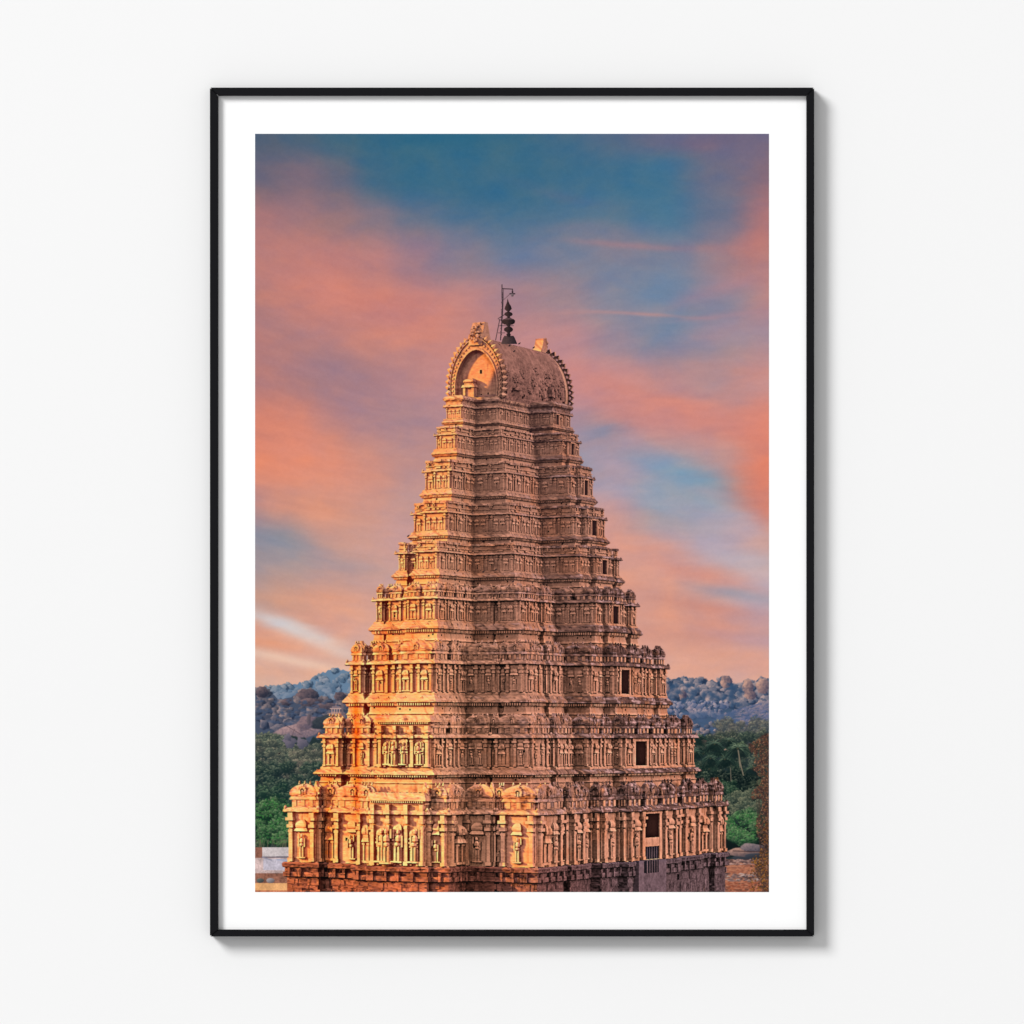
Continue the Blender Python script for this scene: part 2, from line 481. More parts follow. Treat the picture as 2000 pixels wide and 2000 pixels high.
        for i in range(1, len(pts)-1):
            if np.dot(of[i]-pts[i], of[i]-pts[i]) > 1:
                r_ = H*.014+1.0
                ball(of[i], np.array([1.0, 0]), np.array([0, -1.0]), 0, 0, zw1+hk*.62, r_, r_*2.0, 1)
        if not last:
            of = offset(nxt, (15, 13, 12, 11, 10, 9, 8, 7)[k]*.6)
            for i in range(1, len(nxt)-1):
                r_ = H*.012+.9
                ball(of[i], np.array([1.0, 0]), np.array([0, -1.0]), 0, 0, z0+H*(fr['par']+(1-fr['par'])*.80), r_, r_*1.4, 1)
        # bays along every wall run
        for i in range(len(pts)-1):
            A = pts[i]; t = pts[i+1]-A; Ls = np.linalg.norm(t); t = t/Ls; n = np.array([t[1], -t[0]])
            if n[1] > 0: continue
            hW = zw1-zw0
            rightface = n[0] > 0
            # the door opening in the middle of the long face
            door = None
            mid = A+t*Ls/2
            if tr.get('door') is None and rightface:
                for (dk, xa, xb) in DOORS:
                    if dk == k:
                        pa = ((A[0])/A[1]*F_+1000, pts[i+1][0]/pts[i+1][1]*F_+1000)
                        if pa[0]-4 < (xa+xb)/2 < pa[1]+4:
                            kk = (xa-1000)/F_; sa = (kk*A[1]-A[0])/(t[0]-kk*t[1])
                            kk = (xb-1000)/F_; sb = (kk*A[1]-A[0])/(t[0]-kk*t[1])
                            door = (sa, sb)
            segs = []
            if door:
                sa, sb = door
                fw = (sb-sa)*.16
                if k == 0:
                    box(A, t, n, sa, sb, -1, .6, zw0+hW*.44, zw0+hW*.93, 4)
                    box(A, t, n, sa, sb, -1, .6, zw0-20, zw0+hW*.26, 5)
                    for q in range(1, 6): box(A, t, n, sa+(sb-sa)*q/6-.9, sa+(sb-sa)*q/6+.9, 0, 2.0, zw0-20, zw0+hW*.26, 7)
                    zf0 = zw0-22
                    so = -34; sa_, sb_ = sa+so, sb+so
                    box(A, t, n, sa_-fw*2.2, sb_+fw*3.4, 0, 17, zw0-150, zw0-1, 8)
                    box(A, t, n, sa_, sb_, 0, 18, zw0-27, zw0-1.9, 5)
                    for q in range(1, 6): box(A, t, n, sa_+(sb-sa)*q/6-.9, sa_+(sb-sa)*q/6+.9, 0, 19.5, zw0-27, zw0-1.5, 7)
                else:
                    box(A, t, n, sa, sb, -1, .6, zw0-H*.02, zw0+hW*.86, 4)
                    zf0 = zw0-H*.02
                box(A, t, n, sa-fw, sa, 0, 3.5, zf0, zw1, 0); box(A, t, n, sb, sb+fw, 0, 3.5, zf0, zw1, 0)
                box(A, t, n, sa-fw, sb+fw, 0, 4.5, zw0+hW*(.93 if k == 0 else .87), zw1, 0)
                if k == 0: box(A, t, n, sa, sb, -1, 2.5, zw0+hW*.26, zw0+hW*.44, 0)
                if sa-fw > 8: segs.append((1, sa-fw-2))
                if Ls-sb-fw > 8: segs.append((sb+fw+2, Ls-1))
            else:
                segs.append((.5, Ls-.5))
            porch = (k in (0, 1)) and not rightface and abs(Ls-PORCH[k][0]) < 40 and n[0] < 0 and i > 0 and abs(pts[i+1][0]/pts[i+1][1]*F_+1000-PORCH[k][1]) < 3
            if porch:
                zq = z0+H*PORCH[k][2]; zr = z0+H*PORCH[k][3]
                box(A, t, n, 0, Ls, -30, 3, zw0, zq, 0); box(A, t, n, -3, Ls+3, -8, 6, zq-6, zq-3, 0)
                nn = int(Ls/4.6)
                for j in range(nn): box(A, t, n, (j+.2)*Ls/nn, (j+.8)*Ls/nn, 0, 12, zq-2.5, zq+1.5, 0)
                box(A, t, n, -7, Ls+7, -30, 14, zq+1.5, zq+5, 0); box(A, t, n, -7, Ls+7, -30, 14, zq+5, zr, 1, .93)
                ss = [5, Ls*.33, Ls*.67, Ls-5]
                for s in ss: pilaster(A, t, n, s, 6.5, 10, zw0, zq-6, 0)
                hh = zq-zw0
                for s, hgt in ((Ls*.19, .66), (Ls*.5, .74), (Ls*.81, .66)):
                    for q in (-1, 1): pilaster(A, t, n, s+q*7.5, 3.2, 6.5, zw0, zw0+hh*hgt*.62, 0)
                    box(A, t, n, s-12, s+12, 0, 9, zw0+hh*hgt*.62, zw0+hh*hgt*.69, 0, .75)
                    dome(A, t, n, s-9, s+9, 0, 7, zw0+hh*hgt*.69, zw0+hh*hgt*.9, 0); kudu(A, t, n, s, 6, zw0+hh*hgt*.78, 4.4, 0)
                    figure(A, t, n, s, 7.5, zw0+hh*.07, hh*.52, 0)
                for s in (Ls*.33,): figure(A, t, n, s, 12, zw0+hh*.05, hh*.55, 0)
                segs = []
                door = True
            for a, b_ in segs:
                l = b_-a
                uw = hW*(.62 if k < 4 else .9)
                if l < hW*.1 or l < 3: continue
                nb = max(1, int(round(l/(uw*1.25))))
                g = min(hW*.16, l*.12)
                bw = (l-g*(nb-1))/nb
                for j in range(nb):
                    bay(A, t, n, a+j*(bw+g), a+j*(bw+g)+bw, zw0, zw1-H*.012, big, 0)
            # gables on the eave
            r = hk*(.55 if k else .42)
            m_ = max(1, int(Ls/(r*(7 if k < 4 else 5))))
            for j in range(m_):
                if Ls > r*4: kudu(A, t, n, Ls*(j+.5)/m_, ov*.6, zw1+hk*.3, r, 1)
            # parapet shrines standing on the eave
            if not last and Ls > 8 and not porch:
                zp0, zp1 = zk, z0+H*fr['par']; hp = zp1-zp0
                sb_ = 4 if k > 3 else 3
                uw = hp*(1.25 if k < 4 else 1.5)
                nb = max(1, int(round(Ls/(uw*1.15)))); g = min(hp*.2, Ls*.08)
                bw = (Ls-g*(nb-1))/nb
                if k >= 4:
                    box(A, t, n, 0, Ls, -6, -2, zp0, zp0+hp*.74, 0)
                    box(A, t, n, -1, Ls+1, -6, 1, zp0+hp*.30, zp0+hp*.38, 0)
                    s = 0.0
                    while s < Ls-2:
                        w_ = min(rng.uniform(9, 26), Ls-s)
                        hh = rng.uniform(-.05, .05)
                        box(A, t, n, s, s+w_-.4, -8, rng.uniform(1.5, 4), zp0+hp*(.72+hh), zp0+hp*(.97+hh), 1, .93)
                        if rng.random() < .55: kudu(A, t, n, s+w_/2, 0, zp0+hp*.56, hp*.17, 0)
                        if rng.random() < .5: box(A, t, n, s+w_*.2, s+w_*.8, -4, 1.4, zp0+hp*.08, zp0+hp*.26, 0)
                        s += w_
                    nb = 0
                for j in range(nb):
                    a = j*(bw+g); b_ = a+bw
                    dd0 = -9 if k < 4 else -5
                    dd1 = 1 if k < 4 else 0
                    box(A, t, n, a+bw*.08, b_-bw*.08, dd0, dd1-1, zp0, zp0+hp*.34, 1)
                    box(A, t, n, a, b_, dd0, dd1+2, zp0+hp*.30, zp0+hp*.42, 1, .9)
                    for jj in range(3):
                        sx = a+bw*(.2+.3*jj); box(A, t, n, sx-bw*.06, sx+bw*.06, dd0, dd1+.8, zp0+hp*.04, zp0+hp*.28, 0)
                    dome(A, t, n, a+bw*.07, b_-bw*.07, dd0, dd1, zp0+hp*.42, zp0+hp*(.96+rng.uniform(-.06, .04)), 1)
                    if bw > 9: kudu(A, t, n, (a+b_)/2, dd1, zp0+hp*.66, hp*.20, 1)
                    for fin in (.3, .5, .7):
                        if k < 4: box(A, t, n, a+bw*fin-1.6, a+bw*fin+1.6, dd0+2, dd0+6, zp1-hp*.08, zp1+hp*.05, 1, .5)
        if not last:
            # set-back drum of the next storey with its dentil course and ledge
            zp = z0+H*fr['par']; z1 = zs[k+1]; hb = z1-zp
            o2 = (15, 13, 12, 11, 10, 9, 8, 7)[k]
            s2 = (6 if k < 4 else 5)
            extrude(nxt, [(s2, zk-1), (s2, zp-2), (s2+2, zp), (s2-1, zp+hb*.12), (s2-2, zp+hb*.40), (s2+1, zp+hb*.42)], 0)
            extrude(nxt, [(s2+1, zp+hb*.42), (s2+3, zp+hb*.56), (o2-1, zp+hb*.58)], 0)
            extrude(nxt, [(o2-1, zp+hb*.58), (o2+1, zp+hb*.62), (o2+.5, zp+hb*.72), (o2*.72, zp+hb*.86), (s2, z1-1), (0, z1)], 1)
            for i in range(len(nxt)-1):
                A = nxt[i]; t = nxt[i+1]-A; Ls = np.linalg.norm(t); t = t/Ls; n = np.array([t[1], -t[0]])
                if n[1] > 0: continue
                st = 5.2 if k < 3 else 4.2
                m_ = int(Ls/st)
                for j in range(m_):
                    s = (j+.5)*Ls/m_
                    box(A, t, n, s-st*.26, s+st*.26, 0, o2-1.5, zp+hb*.45, zp+hb*.57, 0)
                m_ = int(Ls/(28 if k < 4 else 20))
                for j in range(m_):
                    s = Ls*(j+.5)/m_+rng.uniform(-4, 4)
                    kudu(A, t, n, s, o2*.7, zp+hb*.76, hb*.13, 1)
                for j in range(int(Ls/30)):
                    s = rng.uniform(4, Ls-4); z = zp+hb*rng.uniform(.15, .38)
                    box(A, t, n, s-1.6, s+1.6, 0, s2-1, z, z+3.4, 3)
            if k == 0 or k == 1:
                # porch eave over the middle bay of the lit face
                pass

    # ---- barrel roof ------------------------------------------------------------
    pts = TIERS[-1]['pts']; dep = deps[-1]
    zt = ztop
    c = np.array([(973-1000.0)/F_*dep, dep])
    k_ = (872-1000.0)/F_
    # frame: origin at the near corner of the upper plan, p along EL, q along ER
    Wt, Lt = 122.0, 296.0
    O = np.array([(979-1000.0)/F_*dep, dep])+2*ER
    cap(offset(pts, 1), zt, 1)
    extrude(offset(pts, 0), [(0, zt-1), (2, zt+2), (3, zt+6), (0, zt+8)], 1)
    # rectangular slab under the roof
    slabp = np.array([O+Wt*EL+Lt*ER-3*ER, O+Wt*EL-6*ER, O-6*ER, O+Lt*ER, O+Wt*EL+Lt*ER])
    zB = zt+8
    R = Wt/2+2; Hh = 131.0
    prof = []
    for i in range(25):
        a = math.radians(-20+220*i/24)
        x = R*math.cos(a)*1.02; z = R*math.sin(a)
        # slightly pointed, horseshoe
        z = z*1.02+(5*max(0, math.sin(a))**6)
        prof.append((x, z))
    z_off = zB-prof[0][1]
    Ht = max(z for _, z in prof)-prof[0][1]
    zsn = Hh/Ht
    prof = [(x, (z-prof[0][1])*zsn) for x, z in prof]
    ctr = O+EL*(Wt/2)
    def bp(x, q, z): 
        p = ctr-EL*x+ER*q
        return (p[0], p[1], zB+z)
    def barrel(q0, q1, s, m=0, s2=None):
        s2 = s if s2 is None else s2
        for (xa, za), (xb, zb_) in zip(prof[:-1], prof[1:]):
            if m == 6: za, zb_ = za*1.065, zb_*1.065
            quad(bp(xa*s, q0, za*s), bp(xa*s2, q1, za*s2), bp(xb*s2, q1, zb_*s2), bp(xb*s, q0, zb_*s), m)
    def ringface(q, s0, s1, m=0):
        for (xa, za), (xb, zb_) in zip(prof[:-1], prof[1:]):
            quad(bp(xa*s0, q, za*s0), bp(xa*s1, q, za*s1), bp(xb*s1, q, zb_*s1), bp(xb*s0, q, zb_*s0), m)
    barrel(10, Lt-10, .965, 6)
    extrude(pts, [(1, zt-14), (1, zt-3), (3, zt), (5, zt+1), (6, zt+5), (3, zt+9), (-4, zt+12)], 1)
    for (qa_, qb_) in ((4, Lt-6),):
        pp = [ctr+EL*(R*.9)+ER*qb_, ctr+EL*(R*.9)+ER*qa_, ctr-EL*(R*.95)+ER*qa_, ctr-EL*(R*.95)+ER*qb_]
        extrude(np.array(pp), [(0, zt), (2, zB+6), (-3, zB+10)], 6)
    # front arch
    for (q0, q1, o_) in ((-6, 12, 1), (Lt-14, Lt+4, -1)):
        qf = q0 if o_ == 1 else q1
        barrel(q0, q1, 1.0, 0)
        ringface(qf, .985, 1.0, 0)
        ringface(qf+3*o_, .845, .985, 0); ringface(qf, .81, .845, 0)
        barrel(qf, qf+3*o_, .985, 0); barrel(qf, qf+3*o_, .845, 0)
        barrel(qf, qf+13*o_, .81, 0)
        # tympanum
        ppl = [(x*.81, z*.81) for x, z in prof]
        for (xa, za), (xb, zb_) in zip(ppl[:-1], ppl[1:]):
            quad(bp(xa, qf+13*o_, za), bp(xb, qf+13*o_, zb_), bp(0, qf+13*o_, 30), bp(0, qf+13*o_, 30), 0)
        quad(bp(ppl[0][0], qf+13*o_, 0), bp(0, qf+13*o_, 30), bp(ppl[-1][0], qf+13*o_, 0), bp(ppl[-1][0], qf+13*o_, 0), 0)
        # beads and flame leaves
        cum = [0]
        for (xa, za), (xb, zb_) in zip(prof[:-1], prof[1:]): cum.append(cum[-1]+math.hypot(xb-xa, zb_-za))
        def along(u):
            u *= cum[-1]; i = int(np.searchsorted(cum, u).clip(1, len(prof)-1)); f = (u-cum[i-1])/(cum[i]-cum[i-1])
            xa, za = prof[i-1]; xb, zb_ = prof[i]
            tx, tz = xb-xa, zb_-za; l = math.hypot(tx, tz)
            return xa+(xb-xa)*f, za+(zb_-za)*f, tz/l, -tx/l
        for j in range(34):
            x, z, nx, nz = along((j+.5)/34)
            x, z = x*.915, z*.915
            for (r, dd) in ((2.4, 2.5),):
                A_ = ctr+ER*(qf+3*o_)
                box(A_, -EL, -ER*o_, x-r*.8, x+r*.8, -1, dd, z+zB-r*.8, z+zB+r*.8, 0)
        NL = 27
        for j in range(NL):
            x, z, nx, nz = along((j+.5)/NL)
            s = 1.0
            L_ = 11.5; wv = 6.6; tx, tz = -nz, nx
            for qa, qb in ((qf+1*o_, qf+7*o_),):
                base = [(x-tx*wv*.55, z-tz*wv*.55), (x-tx*wv+nx*L_*.4, z-tz*wv+nz*L_*.4), (x-tx*wv*.45+nx*L_*.85, z-tz*wv*.45+nz*L_*.85), (x+nx*L_*1.12, z+nz*L_*1.12+1), (x+tx*wv*.45+nx*L_*.85, z+tz*wv*.45+nz*L_*.85), (x+tx*wv+nx*L_*.4, z+tz*wv+nz*L_*.4), (x+tx*wv*.55, z+tz*wv*.55)]
                m3 = bp(x+nx*L_*.35, qa-3*o_, z+nz*L_*.35)
                for i in range(6):
                    a3 = bp(base[i][0], qa, base[i][1]); b3 = bp(base[i+1][0], qa, base[i+1][1])
                    quad(a3, b3, m3, m3, 0)
                    quad(a3, b3, bp(base[i+1][0], qb, base[i+1][1]), bp(base[i][0], qb, base[i][1]), 0)
    # small shrine in the front arch and holes
    A_ = ctr+ER*6.9
    def fb(x0, x1, d0, d1, z0_, z1_, m=0, top=1.0): box(A_, -EL, -ER, x0, x1, d0, d1, zB+z0_, zB+z1_, m, top)
    fb(-56, 56, 0, 16, -4, 3); fb(-32, -2, 0, 16, -4, 5); fb(-29, -5, 0, 11, 5, 26); fb(-31, -25, 0, 15, 5, 26); fb(-9, -3, 0, 15, 5, 26)
    fb(-34, 0, 0, 18, 26, 32, 0, .85); fb(-28, -6, 0, 13, 32, 36); dome(A_, -EL, -ER, -28, -6, 0, 14, zB+36, zB+47, 0)
    fb(3.5, 8.5, 0, .6, 56, 64, 3); fb(22, 25, 0, .6, 10, 14, 3); fb(5, 8, 0, .6, 8, 12, 3)
    # reliefs on the long side: niche with seated figures, horseshoe windows
    def surf(z):
        best = R*.9
        for (xa, za), (xb, zb_) in zip(prof[:12], prof[1:13]):
            if min(za, zb_) <= z <= max(za, zb_): best = xa+(xb-xa)*(z-za)/(zb_-za+1e-6)
        return best*.965
    B_ = ctr
    for (q, zc, r) in ((24, 60, 8), (92, 62, 9), (118, 30, 8), (160, 76, 10), (240, 74, 9), (272, 60, 9), (200, 58, 10), (60, 42, 12), (140, 46, 11), (180, 34, 19), (226, 36, 15), (252, 42, 15), (212, 72, 9)):
        for _ in range(16):
            a = rng.uniform(0, 6.28); rr = r*math.sqrt(rng.random())
            zc2 = zc+rr*math.sin(a)*1.1
            ball(B_, ER, -EL, q+rr*math.cos(a), surf(zc2)+1, zB+zc2, rng.uniform(1.6, 4.2), rng.uniform(2, 4.6), 6)
    B2 = ctr-EL*(surf(33)+2)
    kudu(B2, ER, -EL, 216, 3, zB+33, 15, 6)
    box(B2, ER, -EL, 210, 222, 0, 3, zB+22, zB+37, 3)
    figure(B2, ER, -EL, 216, 4, zB+18, 18, 6)
    box(B2, ER, -EL, 198, 236, 0, 10, zB+8, zB+14, 6); box(B2, ER, -EL, 46, 74, 0, 5, zB+22, zB+26, 6)
    for q, z in ((20, 12), (44, 16), (92, 8), (98, 12), (126, 20), (180, 12), (236, 10), (262, 22), (275, 14)):
        box(B_, ER, -EL, q-2, q+2, surf(z)-3, surf(z)+2.0, zB+z, zB+z+5, 3)
    # horned fins at the two ends of the ridge
    ridge = zB+Hh*.93
    for (q0, q1, o_) in ((-4, 20, 1), (Lt-28, Lt-4, -1)):
        oz = 16 if o_ == 1 else 10
        npt = 8
        for i in range(npt):
            f0, f1 = i/npt, (i+1)/npt
            def sec(f):
                zf = -6+(51 if o_ == 1 else 48)*f
                back = 20*(1-f)**1.2+ (10*f if True else 0)
                w_ = (17 if o_ == 1 else 12)-2*f
                lean = (78 if o_ == 1 else 20)*f**1.6
                qa = q0-4+lean*.2 if o_ == 1 else q1+4-lean*.2
                qb = (q0+44-20*f**.6) if o_ == 1 else qa-(34*(1-f)**1.5+14)
                return zf, qa, qb, w_
            za, a0, a1, w0 = sec(f0); zb_, b0, b1, w1 = sec(f1)
            def pt(x, q, z):
                p = ctr-EL*x+ER*q; return (p[0], p[1], ridge+z)
            A4 = [pt(-w0, a0, za), pt(w0, a0, za), pt(w0, a1, za), pt(-w0, a1, za)]
            B4 = [pt(-w1, b0, zb_), pt(w1, b0, zb_), pt(w1, b1, zb_), pt(-w1, b1, zb_)]
            for j in range(4): quad(A4[j], A4[(j+1) % 4], B4[(j+1) % 4], B4[j], 0)
        quad(*B4, 0)
        if o_ == 1:
            for _ in range(26):
                f = rng.random(); ball(ctr+ER*(q0-5+14*f**1.6), -EL, -ER, rng.uniform(-9, 9), rng.uniform(0, 5)+5*(.6 if .3 < f < .7 else 0), ridge+42*f, rng.uniform(2, 4.4), rng.uniform(2, 4.5), 0)
        else:
            for _ in range(14):
                f = rng.random(); ball(ctr+ER*(q1+4), -EL, ER, rng.uniform(-8, 8), rng.uniform(0, 5), ridge+42*f, rng.uniform(2, 4.4), rng.uniform(2, 4.5), 0)
    # rubble along the ridge
    for _ in range(70):
        q = rng.uniform(30, Lt-10); x = rng.gauss(0, 14)
        ball(ctr+ER*q, -EL, -ER, x, 0, ridge-abs(x)*.12-1, rng.uniform(1, 3), rng.uniform(1, 2.4), 6)
    return np.array(Q, np.float32), np.array(C, np.int32)

PORCH = {0: (122, 832, .68, .77), 1: (118, 842, .62, .72)}
DOORS = [(0, 1258, 1286), (1, 1239, 1261), (2, 1211, 1227), (3, 1195, 1206), (4, 1174, 1183), (5, 1154, 1163), (6, 1139, 1146), (7, 1113, 1119), (8, 1084, 1089)]

def render_tower(S):
    rng = random.Random(7)
    Q, C = build_tower(rng)
    n = len(Q)
    T3 = np.concatenate([Q[:, [0, 1, 2]], Q[:, [0, 2, 3]]])       # (2n,3,3)
    mt = np.concatenate([C, C])
    W = int(round((PX1-PX0)*S)); H = int(round((PY1-PY0)*S))
    sx = (1000+F_*T3[..., 0]/T3[..., 1]-PX0)*S
    sy = (YH_-F_*T3[..., 2]/T3[..., 1]-PY0)*S
    T = np.stack([sx, sy, 1.0/T3[..., 1]], -1).astype(np.float64)
    idb, wb = raster(T, W, H)
    hit = idb >= 0
    N = np.cross(T3[:, 1]-T3[:, 0], T3[:, 2]-T3[:, 0])
    N /= np.linalg.norm(N, axis=1, keepdims=True)+1e-9
    I = np.where(hit, idb, 0)
    py, px = np.nonzero(hit)
    ii = idb[hit]
    Y = 1.0/wb[hit]
    X = ((px+.5)/S+PX0-1000)/F_*Y; Z = (YH_-((py+.5)/S+PY0))/F_*Y
    P = np.stack([X, Y, Z], -1)
    n_ = N[ii]
    hx_ = P[:, 0]*.8+P[:, 1]*.6
    bm_ = np.where(np.isin(mt[ii], (1, 2, 6)), 1.0, .38)
    for sc_, am in ((2.2, .34), (5.0, .26), (11., .08)):
        for ax in range(3):
            n_[:, ax] += am*bm_*(vnoise(hx_/sc_+31*ax, P[:, 2]/sc_+17*ax, 400+ax)-.5)*2*(1 if ax != 1 else .5)
    n_ /= np.linalg.norm(n_, axis=1, keepdims=True)
    view = -P/np.linalg.norm(P, axis=1, keepdims=True)
    fl = np.sum(n_*view, 1) < 0
    n_[fl] *= -1
    # light visibility by orthographic depth maps
    def visibility(L, res, bias=1.2, pcf=((0, 0),)):
        L = np.array(L, float); L /= np.linalg.norm(L)
        a = np.cross(L, [0, 0, 1.0]); a /= np.linalg.norm(a); b2 = np.cross(a, L)
        u = T3@a; v = T3@b2; w = T3@L
        u0, v0 = u.min(), v.min(); sc = (res-2)/max(u.max()-u0, v.max()-v0)
        TT = np.stack([(u-u0)*sc, (v-v0)*sc, w], -1).astype(np.float64)
        _, ww = raster(TT, res, res)
        none = _ < 0
        ww = np.where(none, -1e9, ww)
        Po = P+n_*bias
        pu = (Po@a-u0)*sc; pv = (Po@b2-v0)*sc; pw = Po@L
        s = 0
        for dx, dy in pcf:
            iu = (pu+dx).astype(int).clip(0, res-1); iv = (pv+dy).astype(int).clip(0, res-1)
            s = s+(ww[iv, iu] <= pw+.35).astype(np.float32)
        return s/len(pcf), L
    az = math.radians(31); el = math.radians(17)
    s2 = math.cos(az)*EL+math.sin(az)*(-ER)
    Ls = (s2[0]*math.cos(el), s2[1]*math.cos(el), math.sin(el))
    pcf = [(random.Random(i).uniform(-1.5, 1.5), random.Random(i+99).uniform(-1.5, 1.5)) for i in range(8)]
    vis, Ls = visibility(Ls, 2600, 1.0, pcf)
    sun = vis*np.clip(n_@Ls, 0, 1)
    ao = 0; wsum = 0; skyc = np.zeros((len(P), 3), np.float32)
    rr = random.Random(3)
    ND = 14
    for i in range(ND):
        e = math.asin((i+.5)/ND*.95+.0); a = i*2.39996+.4
        # the visible hemisphere is what matters: keep directions on the camera's side
        L = np.array([math.cos(a)*math.cos(e), -abs(math.sin(a))*math.cos(e), math.sin(e)])
        v, L = visibility(L, 900, 1.6)
        c = np.clip(n_@L, 0, 1)
        warm = np.array([.95, .80, .74]) if L[0] < 0 else np.array([1.0, .80, .72])
        skyc += (v*c)[:, None]*warm*(.75+.5*max(0, L[0]+.2))
        ao = ao+v*c; wsum += 1
    skyc *= 2.6/ND
    return dict(W=W, H=H, hit=hit, P=P, n=n_, mat=mt[ii], sun=sun, sky=skyc, px=px, py=py, vis=vis, ao=ao/ND)

def shade_tower(g, S):
    P, n, m = g['P'], g['n'], g['mat']
    X, Y, Z = P.T
    hx = X*.8+Y*.6
    alb = np.empty((len(P), 3), np.float32); alb[:] = lin((214, 178, 138))
    n1 = fbm(hx/60, Z/45, 5, 3); n2 = fbm(hx/9, Z/9, 4, 9); n3 = fbm(hx/3.0, Z/22, 4, 31); n4 = fbm(hx/25, Z/4, 3, 77)
    alb *= (0.80+.28*n1+.22*(n2-.5))[:, None]
    # ochre washes
    och = np.clip((fbm(hx/35, Z/60, 4, 55)-.48)*4, 0, 1)[:, None]
    alb = alb*(1-och*.5)+alb*np.array([1.06, .80, .56], np.float32)*och*.5
    pxx = g['px']/S+PX0; pyy = g['py']/S+PY0
    for cx_, w_, y0_, st_ in ((640, 11, 1500, .8), (697, 9, 1370, .9), (617, 8, 1390, .5), (694, 10, 1240, .7), (740, 16, 1230, .5), (758, 12, 1150, .5), (676, 26, 1400, .35), (800, 14, 1090, .4), (600, 12, 1530, .4)):
        m_ = np.exp(-((pxx-cx_)/w_)**2)*np.clip((pyy-y0_)/25, 0, 1)*np.clip((y0_+260-pyy)/60, 0, 1)*st_*(.5+n2)
        m_ = np.clip(m_, 0, .95)[:, None]*(m != 2)[:, None]
        alb = alb*(1-m_)+alb*np.array([1.12, .62, .22], np.float32)*m_
    # weathering: grey-black lichen on ledges, heavier on the side away from the sun
    rightness = np.clip((n[:, 0]+.2)*1.3, 0, 1)
    up = np.clip(n[:, 2], 0, 1)
    px = g['px']/S+PX0; py = g['py']/S+PY0
    side = np.clip((px-960)/260, 0, 1)
    w = np.where(m == 1, .62, .0)+up*.35
    st = np.clip((n2*.45+n3*.35+n1*.35-.62+.22*w+.16*side*(m == 1))*5, 0, 1)*np.clip(w*1.4+.12, 0, 1)*(.35+.65*side)
    grey = lin((88, 80, 78))
    alb = alb*(1-st[:, None]*.85)+grey*st[:, None]*.85*(0.6+.8*n2[:, None])
    # pale crust
    pc = np.clip((n4*.6+n2*.5-.57)*7, 0, 1)*(m == 1)*(.25+.75*side)
    alb = alb*(1-pc[:, None]*.5)+lin((214, 198, 184))*pc[:, None]*.5
    # run-off streaks
    rs = np.clip((fbm(hx/4.5, Z/60, 4, 201)-.60)*6, 0, 1)*.35
    alb *= (1-rs)[:, None]
    gr = (m == 2)
    alb[gr] = ((lin((150, 108, 88))*(1-side[gr][:, None])+lin((122, 116, 118))*side[gr][:, None])*(.55+.7*n2[gr][:, None])*(.7+.5*n1[gr][:, None]))
    dk = gr & (st+n3*.8 > .55)
    alb[dk] *= .55
    alb[m == 3] = lin((60, 38, 30))
    alb[m == 4] = lin((78, 58, 50))*.7
    alb[m == 5] = lin((52, 56, 64))
    m8 = m == 8
    alb[m8] = lin((128, 124, 130))*(.6+.6*n2[m8][:, None])
    alb[m == 7] = lin((130, 128, 132))
    b = (m == 6)
    alb[b] = lin((182, 148, 122))*(.62+.5*n2[b][:, None])*(.75+.4*n1[b][:, None])
    yy = np.clip((py-700)/950, 0, 1)[:, None]
    sunc = np.array([1.50, .76, .22], np.float32)*(1-yy)+np.array([1.98, 1.02, .44], np.float32)*yy
    xb = np.interp(py, [700, 780, 830, 890, 980, 1050, 1130, 1240, 1330, 1430], [975, 935, 903, 896, 886, 876, 866, 858, 862, 870])
    gate = np.maximum(np.clip((xb+8-px)/10, 0, 1), ((py < 693) & (px > 1030) & (px < 1075)).astype(np.float32)); lowc = np.clip((py-1455)/40, 0, 1)*.8
    g['sun'] = g['sun']*np.maximum(gate, lowc)*np.where(py < 664, .55, 1.0)
    lit = alb*g['sun'][:, None]*sunc
    amb = alb*(g['sky']**1.3)*1.12*(np.array([.45, .40, .47], np.float32)*(1-yy)+np.array([.66, .55, .60], np.float32)*yy)
    H, W = g['H'], g['W']
    buf = np.zeros((H, W, 3), np.float32); buf[g['hit']] = lit
    msk = blur(g['hit'].astype(np.float32), 16*S)+.15
    bn = (blur(buf, 16*S)/msk[..., None])[g['hit']]+(blur(buf, 5*S))[g['hit']]*.5
    bounce = bn*alb*np.array([1.15, .50, .10], np.float32)*.80
    col = lit+amb+bounce
    hz = np.clip((1440-py)/700, 0, 1)[:, None]
    col = col*(1-hz*.12)+lin((190, 130, 125))*.8*hz*.12
    return col

